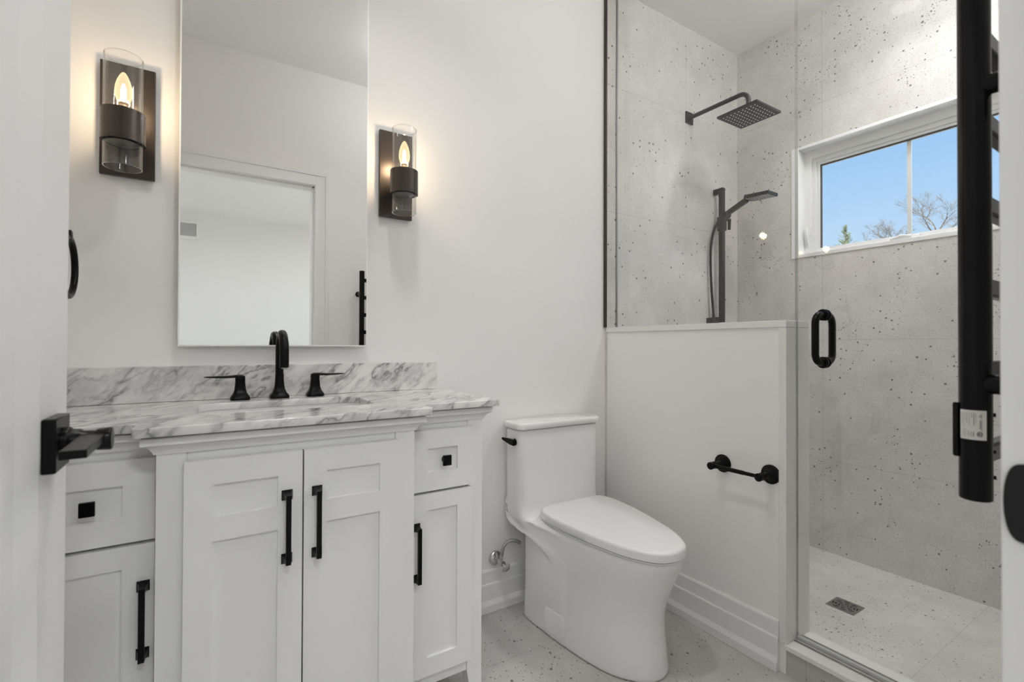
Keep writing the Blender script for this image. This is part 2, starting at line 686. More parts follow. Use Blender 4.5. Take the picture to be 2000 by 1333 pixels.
# ================================================================== the room
D = 1.70          # face of the vanity wall
XW = 2.66         # face of the window wall
CEIL = 2.82
XL = -0.40        # face of the left wall
YF = 0.108        # bathroom face of the door wall
HX0, HX1, HY = 1.610, 1.745, 0.852   # pony wall
DJ0, DJ1, DTOP = -0.188, 0.566, 2.095  # door opening


def plain(name, a, b, mat, label=None):
    return struct(MB().box(a, b).build(name, mat), label)


plain('floor', (XL - .1, -0.02, -.1), (1.742, D + .1, 0), M['tile_floor'], 'speckled grey bathroom floor tiles')
plain('wall_back', (XL - .1, D, -.1), (1.606, D + .12, CEIL + .1), M['wall'], 'painted vanity wall')
plain('wall_shower', (1.606, D - .011, -.1), (XW + .12, D + .12, CEIL + .1), M['tile_back'], 'speckled tile wall behind the shower head')
plain('wall_left', (XL - .1, -0.02, -.1), (XL, D, CEIL + .1), M['wall'])
m = MB()
m.box((XL, 0.0, 0), (DJ0 - .02, YF, CEIL)).box((DJ1 + .02, 0.0, 0), (XW, YF, CEIL)).box((DJ0 - .02, 0.0, DTOP + .02), (DJ1 + .02, YF, CEIL))
struct(m.build('wall_front', M['wall']))
plain('ceiling', (XL - .1, -0.02, CEIL), (XW + .12, D + .12, CEIL + .1), M['ceil'])
WY0, WY1, WZ0, WZ1 = 0.445, 1.337, 1.553, 2.127
m = MB()
m.box((XW, 0, -.1), (XW + .13, WY0, CEIL)).box((XW, WY1, -.1), (XW + .13, D - .011, CEIL))
m.box((XW, WY0, -.1), (XW + .13, WY1, WZ0)).box((XW, WY0, WZ1), (XW + .13, WY1, CEIL))
struct(m.build('wall_right', M['tile_win']), 'speckled tile wall with the window')
# pony wall with its quartz cap and end jamb
plain('wall_half', (HX0, .8705, 0), (HX1 - .004, D - .011, 1.142), M['wall'], 'white pony wall between toilet and shower')
plain('wall_half_end', (HX0, .8517, 0), (HX1 - .004, .8703, .1), M['wall'])
m = MB().box((1.603, 0.846, 1.142), (1.752, D - .011, 1.165))
struct(m.build('trim_1', M['quartz'], bevel=.0015), 'white quartz cap on the pony wall')
m = MB().box((1.603, 0.846, 0.1005), (1.752, 0.871, 1.1415))
struct(m.build('trim_2', M['quartz'], bevel=.0015), 'white quartz jamb on the end of the pony wall')
# curb and shower pan
struct(MB().box((1.612, YF, 0), (1.742, HY, .084)).build('wall_curb', M['tile_curb']), 'tiled shower curb')
struct(MB().box((1.600, YF, .084), (1.752, 0.8515, .100)).build('trim_3', M['quartz'], bevel=.0015), 'white quartz slab on the shower curb')
plain('floor_shower', (1.742, YF, -.1), (XW, D - .011, .035), M['tile_pan'], 'speckled tiles of the shower pan')
# black edge profile where tile meets paint
struct(MB().box((1.596, D - .013, 1.1655), (1.606, D, CEIL)).build('trim_4', M['bronze']), 'dark metal edge strip where tile meets paint')

# baseboards: three stepped tiers
def base_prof(k):
    return [(0, .001), (.021, .001), (.021, .030), (.013, .048), (.013, .108), (.0115, .112), (.0085, .113), (.0085, .160), (.0055, .166), (0, .166)]
struct(MB().sweep([(.7165, D), (HX0, D)], base_prof(0)).build('baseboard_back', M['trim'], smooth=20))
struct(MB().sweep([(HX0, D - .021), (HX0, .872)], base_prof(0)).build('baseboard_half', M['trim'], smooth=20))

# door frame: jambs, casing, stop
frame = bpy.data.objects.new('trim_5', None)
COL.objects.link(frame)
frame.location = (DJ1, YF, 0)
struct(frame, 'white door frame around the doorway')
m = MB()
m.box((DJ1, -0.02, 0), (DJ1 + .02, YF + .013, DTOP)).box((DJ0 - .02, -0.02, 0), (DJ0, YF + .013, DTOP)).box((DJ0 - .02, -0.02, DTOP), (DJ1 + .02, YF + .013, DTOP + .02))
m.build('jamb', M['trim'], frame, bevel=.001)
m = MB()
m.box((DJ1 - .011, 0.0, 0), (DJ1, YF - .028, DTOP)).box((DJ0, 0.0, 0), (DJ0 + .011, YF - .028, DTOP)).box((DJ0, 0.0, DTOP - .011), (DJ1, YF - .028, DTOP))
m.build('stop', M['trim'], frame, bevel=.001)
m = MB()
for s_ in (0, 1):
    y0, y1 = ((YF, YF + .014), (-.014, 0.0))[s_]
    yb = YF + .009 if s_ == 0 else -.009
    for w0, w1, ya, yb_ in ((.005, .062, y0 if s_ == 0 else yb, yb if s_ == 0 else y1), (.062, .082, y0, y1)):
        m.box((DJ1 + w0, ya, 0), (DJ1 + w1, yb_, DTOP + w1))
        m.box((DJ0 - w1, ya, 0), (DJ0 - w0, yb_, DTOP + w1))
        m.box((DJ0 - w0, ya, DTOP + w0), (DJ1 + w0, yb_, DTOP + w1))
m.build('casing', M['trim'], frame, bevel=.0015)
# strike plate with its rounded lip on the latch jamb
m = MB()
lip = [(YF - .034, .9185)] + [(YF - .003 + .0142 * math.cos(R(a)) ** .6, .951 + .0325 * math.sin(R(a))) for a in range(-88, 89, 8)] + [(YF - .034, .9835)]
m.prism(lip, 'X', DJ1 - .0024, DJ1 - .0002)
sp_ = m.build('strike_plate', M['blackm'], frame, bevel=.0006)
sp_['label'] = 'black strike plate'

# the door leaf, swung open against the left
door = bpy.data.objects.new('door_1', None)
COL.objects.link(door)
LX0, LX1, LY0, LY1 = -0.200, -0.165, 0.130, 0.887
door.location = (LX1, LY0, 0)
struct(door, 'white panel door standing open on the left')
m = MB()
st = .128
m.box((LX0, LY0, .012), (LX1, LY0 + st, 2.085)).box((LX0, LY1 - st, .012), (LX1, LY1, 2.085))
for z0, z1 in ((.012, .24), (1.985, 2.085)):
    m.box((LX0, LY0 + st, z0), (LX1, LY1 - st, z1))
m.box((LX0 + .008, LY0 + st, .24), (LX1 - .008, LY1 - st, 1.985))
# sloped sticking around the panel
for x, xi in ((LX1, LX1 - .008), (LX0, LX0 + .008)):
    k = .05
    a = [(x, LY0 + st, .24), (x, LY1 - st, .24), (x, LY1 - st, 1.985), (x, LY0 + st, 1.985)]
    b = [(xi, LY0 + st + k, .24 + k), (xi, LY1 - st - k, .24 + k), (xi, LY1 - st - k, 1.985 - k), (xi, LY0 + st + k, 1.985 - k)]
    m.loft([a, b], cap0=False, cap1=False)
m.build('leaf', M['door'], door, bevel=.001)
HYC, HZ = 0.799, 0.958
m = MB().box((LX1, HYC - .0335, HZ - .0325), (LX1 + .0135, HYC + .0335, HZ + .0325))
m.build('rosette', M['black'], door, bevel=.002)
lever = MB()
lever.lathe([(.0185, 0), (.0185, .006), (.0155, .010), (.0150, .016), (.0125, .020), (.0118, .032), (.0135, .0325), (.0145, .046), (.0135, .0480)], (LX1 + .013, HYC, HZ), (1, 0, 0), 28)
lever.loft([[(LX1 + .031, HYC + .004, HZ - .0015), (LX1 + .055, HYC + .004, HZ - .0015), (LX1 + .055, HYC + .004, HZ + .009), (LX1 + .031, HYC + .004, HZ + .009)],
            [(LX1 + .032, HYC - .118, HZ - .0015), (LX1 + .055, HYC - .118, HZ - .0015), (LX1 + .055, HYC - .118, HZ + .008), (LX1 + .032, HYC - .118, HZ + .008)]])
lever.build('handle', M['black'], door, bevel=.0012)

# ------------------------------------------------------------------ window
win = bpy.data.objects.new('window_1', None)
COL.objects.link(win)
win.location = (XW, (WY0 + WY1) / 2, WZ0)
struct(win, 'white awning window with two lights')
m = MB()   # quartz lining of the opening, its edge flush with the tile
def ring_x(m, x0, x1, y0, y1, z0, z1, l, r, b, t):
    m.box((x0, y0, z0), (x1, y0 + r, z1)).box((x0, y1 - l, z0), (x1, y1, z1))
    m.box((x0, y0 + r, z0), (x1, y1 - l, z0 + b)).box((x0, y0 + r, z1 - t), (x1, y1 - l, z1))
ring_x(m, XW - .004, XW + .130, WY0 - .035, WY1 + .036, WZ0 - .004, WZ1 + .014, .0375, .0365, .0185, .0155)
m.build('reveal', M['vinyl'], win, bevel=.001)
FX = XW + .058
m = MB()
ring_x(m, FX, FX + .075, WY0, WY1, WZ0 + .013, WZ1, .036, .036, .018, .046)
m.build('frame', M['vinyl'], win, bevel=.002)
m = MB()
ring_x(m, FX + .012, FX + .055, WY0 + .036, WY1 - .036, WZ0 + .031, WZ1 - .046, .020, .020, .010, .022)
ring_x(m, FX + .020, FX + .055, WY0 + .056, WY1 - .056, WZ0 + .041, WZ1 - .068, .012, .012, .007, .012)
m.build('sash', M['vinyl'], win, bevel=.0015)
GY0, GY1, GZ0, GZ1 = WY0 + .068, WY1 - .068, WZ0 + .048, WZ1 - .080
m = MB()
ring_x(m, FX + .030, FX + .040, GY0, GY1, GZ0, GZ1, .006, .006, .0015, .008)
m.build('gasket', M['gasket'], win)
m = MB().box((FX + .033, GY0, GZ0), (FX + .037, GY1, GZ1))
m.build('pane', M['winglass'], win)
yc = .889
m = MB().box((FX + .0375, yc - .0085, GZ0), (FX + .044, yc + .0085, GZ1))
m.build('grille_bar', M['vinyl'], win)
m = MB()   # crank operator lying folded on the sill
rings = []
for t, h, w in ((0, .004, .016), (.02, .016, .018), (.05, .024, .019), (.09, .028, .020), (.12, .030, .019), (.145, .026, .017), (.158, .004, .014)):
    y = .985 - t
    rings.append([(FX - w, y, WZ0 + .013), (FX - w * .8, y, WZ0 + .013 + h * .8), (FX - .004, y, WZ0 + .013 + h), (FX + .004, y, WZ0 + .013 + h), (FX + .004, y, WZ0 + .013)])
m.loft(rings)
m.tube([(FX - .017, .865, WZ0 + .032), (FX - .020, .90, WZ0 + .040), (FX - .022, .945, WZ0 + .028)], [.006, .005, .004], 10)
m.build('crank', M['vinyl'], win, bevel=.001)
m = MB()   # sash lock lever on the left jamb
m.prism(rrect(WY1 - .026, 1.612, WY1 - .010, 1.700, .004), 'X', FX - .004, FX)
m.loft([[(FX - .004, WY1 - .026, 1.625), (FX - .004, WY1 - .012, 1.625), (FX - .012, WY1 - .012, 1.625), (FX - .012, WY1 - .026, 1.625)],
        [(FX - .012, WY1 - .026, 1.67), (FX - .012, WY1 - .012, 1.67), (FX - .026, WY1 - .012, 1.67), (FX - .026, WY1 - .026, 1.67)],
        [(FX - .014, WY1 - .024, 1.722), (FX - .014, WY1 - .014, 1.722), (FX - .022, WY1 - .014, 1.722), (FX - .022, WY1 - .024, 1.722)]])
m.build('lock', M['vinyl'], win, bevel=.001)

# ------------------------------------------------------------------ the hall seen in the mirror
plain('floor_hall', (-2.6, -4.42, -.1), (3.2, -0.02, -.002), M['hallfloor'])
plain('ceiling_hall', (-2.6, -4.42, CEIL), (3.2, -0.02, CEIL + .1), M['ceil'])
plain('wall_hall_far', (-2.6, -4.42, -.1), (3.2, -4.30, CEIL), M['hallwall'])
plain('wall_hall_left', (-2.7, -4.3, -.1), (-2.6, 0, CEIL), M['hallwall'])
m = MB()
m.box((3.2, -4.3, -.1), (3.3, -3.3, CEIL)).box((3.2, -1.2, -.1), (3.3, 0, CEIL)).box((3.2, -3.3, -.1), (3.3, -1.2, .6)).box((3.2, -3.3, 2.35), (3.3, -1.2, CEIL))
struct(m.build('wall_hall_right', M['hallwall']))
hwn = bpy.data.objects.new('window_2', None)
COL.objects.link(hwn)
hwn.location = (3.25, -2.25, .6)
struct(hwn, 'large hall window out of view')
m = MB()
ring_x(m, 3.22, 3.29, -3.3005, -1.1995, .5995, 2.3505, .06, .06, .06, .06)
m.box((3.235, -2.27, .66), (3.275, -2.23, 2.29))
m.build('frame', M['vinyl'], hwn)
m = MB().box((3.252, -3.24, .66), (3.258, -1.26, 2.29))
m.build('pane', M['winglass'], hwn)
m = MB().box((-2.6, -.02, 0), (XL - .1, 0, CEIL)).box((XW + .12, -.02, 0), (3.2, 0, CEIL))
m.box((XL - .1, -.02, 0), (DJ0 - .1, 0, CEIL)).box((DJ1 + .1, -.02, 0), (XW + .12, 0, CEIL)).box((DJ0 - .1, -.02, DTOP + .1), (DJ1 + .1, 0, CEIL))
struct(m.build('wall_hall_near', M['hallwall']))
t = thing('return_air_vent', (-.33, -4.30, 2.60), 'white return air vent high on the hall wall seen in the mirror', 'vent')
m = MB()
for a, b in (((-.60, 2.47), (-.53, 2.73)), ((-.15, 2.47), (-.085, 2.73)), ((-.53, 2.47), (-.15, 2.515)), ((-.53, 2.685), (-.15, 2.73))):
    m.box((a[0], -4.30, a[1]), (b[0], -4.288, b[1]))
m.build('vent_frame', M['trim'], t, bevel=.001)
m = MB().box((-.53, -4.30, 2.515), (-.15, -4.297, 2.685))
for k in range(16):
    m.box((-.53, -4.297, 2.518 + k * .0105), (-.15, -4.291, 2.521 + k * .0105))
m.build('grille', M['grille'], t)


def fill_downlight(name, loc, energy, label, size=.11, color=SOFT, group=None, spread=112):  # round ceiling lamp out of view, added as fill
    t = thing(name, loc, label, 'ceiling light', group)
    x, y, z = loc
    m = MB()
    m.lathe([(size / 2 + .006, -.001), (size / 2 + .022, -.001), (size / 2 + .020, -.006), (size / 2 + .006, -.008)], loc, (0, 0, 1), 40, cap0=False, cap1=False)
    m.build('trim_ring', M['trim'], t)
    m = MB().lathe([(size / 2 + .006, -.002), (size / 2 + .006, -.004)], loc, (0, 0, 1), 40)
    m.build('lens', M['lens'], t)
    lamp('light', 'AREA', (x, y, z - .012), energy, color, size, (0, 0, 0), t, spread=R(spread))
    return t


def globe_fill(loc, strength, label, r_=.085):
    """added fill lamp out of view: a canopy ring and a glowing globe"""
    x, y, z = loc
    t = thing('globe_fill_light', loc, label, 'ceiling light')
    MB().lathe([(.075, -.001), (.075, -.018), (.062, -.034), (.055, -.040)], loc, (0, 0, 1), 40).build('canopy', M['trim'], t)
    m = MB()
    c = z - .040 - r_ * .82
    m.lathe([(max(.0005, r_ * math.sin(PI * i / 20)), r_ * math.cos(PI * i / 20)) for i in range(4, 21)], (x, y, c), (0, 0, 1), 40)
    m.build('globe', emission('added globe glow', SOFT, strength), t, smooth=80)
    return t


globe_fill((1.02, 0.72, CEIL), P_BATH, 'unseen opal globe added as fill light in the middle of the bathroom')  # unseen globes, added to brighten walls and ceilings
globe_fill((2.08, 0.50, CEIL), P_SHOWER, 'unseen opal globe added as fill light above the shower pan')
fill_downlight('recessed_fill_light', (0.35, 0.98, CEIL), P_DOWN_L, 'unseen recessed fill light added above the vanity', group='added recessed fill lights of the bathroom')  # unseen downlights, added to lift the lower surfaces
fill_downlight('recessed_fill_light', (1.12, 0.86, CEIL), P_DOWN_R, 'unseen recessed fill light added above the toilet', group='added recessed fill lights of the bathroom')
fill_downlight('recessed_fill_light', (2.20, 0.80, CEIL), P_DOWN_S, 'unseen recessed fill light added above the shower drain', group='added recessed fill lights of the bathroom')
fill_downlight('hall_fill_light', (0.2, -1.25, CEIL), P_HALL, 'unseen round fill light added in the hall nearest the bathroom door', .5, (.95, .975, 1), 'added hall fill lights', 170)  # unseen hall lamps, added to send light through the doorway
fill_downlight('hall_fill_light', (1.7, -2.2, CEIL), P_HALL, 'unseen round fill light added towards the right end of the hall', .5, (.93, .965, 1), 'added hall fill lights', 170)
fill_downlight('hall_fill_light', (-1.5, -2.2, CEIL), P_HALL, 'unseen round fill light added towards the left end of the hall', .5, (.95, .975, 1), 'added hall fill lights', 170)

# ================================================================== vanity
VX = 0.188
ZC = 0.914
van = thing('vanity_cabinet', (VX, 1.45, 0), 'white breakfront vanity cabinet with black pulls under the marble top', 'vanity')
CX0, CX1, CY = -.090, .466, 1.220
WX0, WX1, WYF = -.339, .716, 1.300
ZB = .096
m = MB()
# carcass
m.box((WX0 + .002, WYF + .004, ZB + .02), (CX0, D - .017, .888)).box((CX1, WYF + .004, ZB + .02), (WX1 - .002, D - .017, .888)).box((CX0, CY + .004, ZB + .02), (CX1, D - .015, .74))
m.box((CX0, CY + .004, .80), (CX1, 1.27, .889))
# face frame of the wings and the breakfront: posts then rails, set a hair back
for x0, x1 in ((CX0, CX0 + .052), (CX1 - .052, CX1)):
    m.box((x0, CY, ZB), (x1, CY + .03, .889))
m.box((CX0 + .053, CY + .002, .80), (CX1 - .053, CY + .03, .889))
m.box((CX0 + .053, CY + .002, ZB), (CX1 - .053, CY + .03, ZB + .05))
for x0, x1, xi0, xi1 in ((WX0, CX0, WX0 + .050, CX0 - .001), (CX1, WX1, CX1 + .001, WX1 - .050)):
    m.box((xi0 + .0007, WYF + .002, .81), (xi1 - .0007, WYF + .03, .889)).box((xi0 + .0007, WYF + .002, ZB), (xi1 - .0007, WYF + .03, ZB + .05))
m.box((WX0, WYF, ZB), (WX0 + .050, WYF + .03, .889)).box((WX1 - .050, WYF, ZB), (WX1, WYF + .03, .889))
# plain side panels
m.box((WX0 + .0005, WYF + .0305, ZB), (WX0 + .012, D - .015, .889)).box((WX1 - .012, WYF + .0305, ZB), (WX1 - .0005, D - .015, .889))
m.build('carcass', M['cab'], van, bevel=.0012)
# legs taper on their inner sides
def leg(x0, x1, y0, y1, inner):
    tx = .016
    a0, a1 = (x0 + tx, x1) if inner < 0 else (x0, x1 - tx)
    q = MB().loft([[(a0, y0, 0), (a1, y0, 0), (a1, y1 - .014, 0), (a0, y1 - .014, 0)], [(x0, y0, ZB), (x1, y0, ZB), (x1, y1, ZB), (x0, y1, ZB)]])
    q.build('leg', M['cab'], van, bevel=.001)
leg(WX1 - .050, WX1, WYF, WYF + .05, -1)
leg(WX0, WX0 + .050, WYF, WYF + .05, 1)
leg(WX1 - .050, WX1, D - .07, D - .022, -1)
leg(WX0, WX0 + .050, D - .07, D - .022, 1)
leg(CX0, CX0 + .052, CY, CY + .05, 1)
leg(CX1 - .052, CX1, CY, CY + .05, -1)
# crown under the top
prof = [(0, .852), (.004, .8525), (.006, .858), (.0105, .866), (.0175, .872), (.0245, .8745), (.0245, .8875), (.0225, .8895), (0, .8895)]
m = MB().sweep([(WX0, D - .016), (WX0, WYF), (CX0, WYF), (CX0, CY), (CX1, CY), (CX1, WYF), (WX1, WYF), (WX1, D - .016)], prof)
m.build('crown_moulding', M['cab'], van, smooth=30)


def shaker(name, x0, x1, z0, z1, yf, panels, th=.019, rec=.008):
    """overlay front with recessed panels cut into its face"""
    q = MB()
    xs = sorted({x0, x1} | {p[0] for p in panels} | {p[1] for p in panels})
    zs = sorted({z0, z1} | {p[2] for p in panels} | {p[3] for p in panels})
    q.box((x0, yf + rec, z0), (x1, yf + th, z1))
    # frame pieces as a grid of cells not covered by a panel
    k = len(q.v)
    ids = {}
    def vid(x, y, z):
        key = (round(x, 5), round(y, 5), round(z, 5))
        if key not in ids:
            ids[key] = len(q.v)
            q.v.append((x, y, z))
        return ids[key]
    for i in range(len(xs) - 1):
        for j in range(len(zs) - 1):
            cx, cz = (xs[i] + xs[i + 1]) / 2, (zs[j] + zs[j + 1]) / 2
            if not any(p[0] < cx < p[1] and p[2] < cz < p[3] for p in panels):
                q.face((vid(xs[i], yf, zs[j]), vid(xs[i + 1], yf, zs[j]), vid(xs[i + 1], yf, zs[j + 1]), vid(xs[i], yf, zs[j + 1])))
    def wall(xa, za, xb, zb):
        q.face((vid(xa, yf, za), vid(xb, yf, zb), vid(xb, yf + rec, zb), vid(xa, yf + rec, za)))
    for (a, b, c, d) in panels + [(x0, x1, z0, z1)]:
        zz = [z for z in zs if c <= z <= d]
        xx = [x for x in xs if a <= x <= b]
        for u in range(len(zz) - 1):
            wall(a, zz[u], a, zz[u + 1])
            wall(b, zz[u], b, zz[u + 1])
        for u in range(len(xx) - 1):
            wall(xx[u], c, xx[u + 1], c)
            wall(xx[u], d, xx[u + 1], d)
    o = q.build(name, M['cab'], van, smooth=0)
    return o


def pull(parent, x, z0, z1, yf):
    """square footed bar pull"""
    q = MB()
    for zc in (z0, z1):
        s = 1 if zc == z1 else -1
        w = .0115
        q.box((x - w, yf - .0025, zc - w), (x + w, yf, zc + w))
        b = .0055
        zb = zc - s * .004
        q.loft([[(x - w * .9, yf - .0025, zc - w * .9), (x + w * .9, yf - .0025, zc - w * .9), (x + w * .9, yf - .0025, zc + w * .9), (x - w * .9, yf - .0025, zc + w * .9)],
                [(x - b - .001, yf - .012, zc - b - .001), (x + b + .001, yf - .012, zc - b - .001), (x + b + .001, yf - .012, zc + b + .001), (x - b - .001, yf - .012, zc + b + .001)],
                [(x - b, yf - .026, zc - b), (x + b, yf - .026, zc - b), (x + b, yf - .026, zc + b), (x - b, yf - .026, zc + b)]])
    b = .0055
    q.box((x - b, yf - .032, z0 - b), (x + b, yf - .024, z1 + b))
    h = q.build('pull', M['black'], parent, bevel=.0008)
    h['label'] = 'black bar pull'


def knob(parent, x, z, yf):
    q = MB()
    q.lathe([(.0085, 0), (.0075, .003), (.0055, .006), (.0055, .014), (.0075, .016)], (x, yf, z), (0, -1, 0), 20, sq=4)
    q.box((x - .0125, yf - .024, z - .0145), (x + .0125, yf - .0155, z + .0145))
    h = q.build('knob', M['black'], parent, bevel=.0012)
    h['label'] = 'square black knob'


YD, YW = 1.200, 1.280
DZ0, DZ1 = .130, .834
for nm, x0, x1, px0, px1, hx in (('door', -.042, .1862, .0095, .1345, .1535), ('door', .1895, .4165, .241, .367, .218)):
    d_ = shaker(nm, x0, x1, DZ0, DZ1, YD, [(px0, px1, .712, .781), (px0, px1, DZ0 + .052, .660)])
    pull(d_, hx, .592, .736, YD)
for x0, x1, px0, px1, hx, kx in ((.4685, .672, .5285, .6225, .495, .580), (-.297, -.095, -.2445, -.1500, -.114, -.203)):
    d_ = shaker('drawer', x0, x1, .6625, .836, YW, [(px0, px1, .7165, .783)])
    knob(d_, kx, .7485, YW)
    d_ = shaker('door', x0, x1, .138, .6545, YW, [(px0, px1, .190, .6085)])
    pull(d_, hx, .424, .566, YW)
# near-black strip between the meeting doors, standing in for the shade in the gap
m = MB().box((.1862, 1.2155, DZ0 + .003), (.1895, 1.2195, DZ1 - .003))
m.build('gap_shade', M['dark'], van)

# top
cut = rrect(VX - .211, 1.335, VX + .211, 1.573, .045, 8)
outline = [(-.373, D - .001), (-.373, 1.253), (-.140, 1.253), (-.131, 1.250), (-.126, 1.243), (-.126, 1.184), (-.123, 1.178), (-.116, 1.176),
           (.492, 1.176), (.499, 1.178), (.502, 1.184), (.502, 1.243), (.507, 1.250), (.516, 1.253), (.749, 1.253), (.749, D - .001)]
top = slab_with_holes('countertop', [outline, cut[::-1]], .8945, ZC, M['marble'], bevel=.0022)
tag(top, 'white marble countertop with grey veins and a sink cut-out on the vanity', 'countertop')
m = MB().box((-.358, D - .0195, ZC + .0004), (.7305, D - .0005, ZC + .1016))
tag(m.build('backsplash', M['marble'], bevel=.0015), 'low grey veined marble backsplash standing behind the faucet', 'backsplash')
# undermount basin
sink = MB()
rings = []
for off, z in ((-.022, .8940), (.004, .8940), (.004, .885), (-.002, .86), (-.012, .80), (-.030, .770), (-.065, .757)):
    r_ = max(.045 + (off if off < 0 else 0) * .3, .03)
    rings.append([(p[0], p[1], z) for p in rrect(VX - .211 - off if off > -.022 or z < .89 else VX - .232, 1.335 - off if off > -.022 or z < .89 else 1.314, VX + .211 + off if off > -.022 or z < .89 else VX + .232, 1.573 + off if off > -.022 or z < .89 else 1.594, r_, 8)])
sink.loft(rings, cap0=False)
so = sink.build('sink', M['ceramic'], smooth=50)
md = so.modifiers.new('thickness', 'SOLIDIFY')
md.thickness = .006
md.offset = -1
tag(so, 'white rectangular undermount sink below the marble cut-out', 'sink')

# faucet
FXC, FYC = .186, 1.642
fau = thing('faucet', (FXC, FYC, ZC), 'black widespread faucet with gooseneck spout and two lever handles', 'faucet')
m = MB()
m.lathe([(.0275, 0), (.0275, .007), (.0255, .010), (.0200, .017), (.0155, .027), (.0130, .042), (.0118, .062), (.0116, .075)], (FXC, FYC, ZC), (0, 0, 1), 40, sq=4.5)
pts = [(FXC, FYC, ZC + .06), (FXC, FYC, 1.0), (FXC, FYC, 1.05)]
for i in range(1, 19):
    a = PI * i / 18
    pts.append((FXC, FYC - .054 + .054 * math.cos(a), 1.058 + .054 * math.sin(a)))
pts += [(FXC, FYC - .1085, 1.045), (FXC, FYC - .1095, 1.030), (FXC, FYC - .1100, 1.012)]
m.tube(pts, [.0116] * 8 + [.0118] * 4 + [.0122] * 5 + [.0128] * 7, 24)
m.build('spout', M['black'], fau)
m = MB().lathe([(.0085, 0), (.0085, .004)], (FXC, FYC - .110, 1.0085), (0, 0, 1), 20)
m.build('aerator', M['steel'], fau)
for s_, hx in ((-1, .0800), (1, .2900)):
    m = MB()
    m.lathe([(.0262, 0), (.0262, .007), (.0240, .011), (.0185, .019), (.0152, .030), (.0138, .044), (.0128, .056), (.0132, .058), (.0132, .066), (.0118, .0715), (.006, .0735)], (hx, FYC + .002, ZC), (0, 0, 1), 40, sq=4.5)
    rings = []
    for t_, zz, hh, ww in ((-.006, .0705, .006, .011), (.012, .0700, .0065, .0115), (.035, .0685, .0055, .0105), (.070, .0690, .0042, .0090), (.086, .0695, .0030, .0070), (.092, .0700, .0010, .0040)):
        x = hx + s_ * t_
        rings.append([(x, FYC + .002 + ww * math.cos(2 * PI * k / 16), ZC + zz + hh / 1.4 * math.sin(2 * PI * k / 16)) for k in range(16)])
    m.loft(rings)
    h = m.build('handle', M['black'], fau)

# mirror
MX0, MX1, MZ0, MZ1 = -.0765, .4665, 1.0735, 2.42
mir = thing('mirror', (VX, D, MZ0), 'tall frameless mirror above the vanity between the sconces', 'mirror')
m = MB()
k = .004
a = [(MX0, 1.6795, MZ0), (MX1, 1.6795, MZ0), (MX1, 1.6795, MZ1), (MX0, 1.6795, MZ1)]
f_ = [(MX0 + k, 1.6787, MZ0 + k), (MX1 - k, 1.6787, MZ0 + k), (MX1 - k, 1.6787, MZ1 - k), (MX0 + k, 1.6787, MZ1 - k)]
bk = [(p[0], 1.6837, p[2]) for p in a]
m.loft([bk, a], cap0=True, cap1=False)
m.cur = 1
m.loft([a, f_], cap0=False, cap1=False)
m.cur = 2
n_ = len(m.v)
m.v += f_
m.face((n_, n_ + 1, n_ + 2, n_ + 3))
m.build('glass', [M['mirroredge'], M['mirroredge'], M['mirror']], mir, smooth=0)
m = MB().box((MX0 + .03, 1.6837, MZ0 + .03), (MX1 - .03, D, MZ1 - .03))
m.build('backing', M['cabin'], mir)

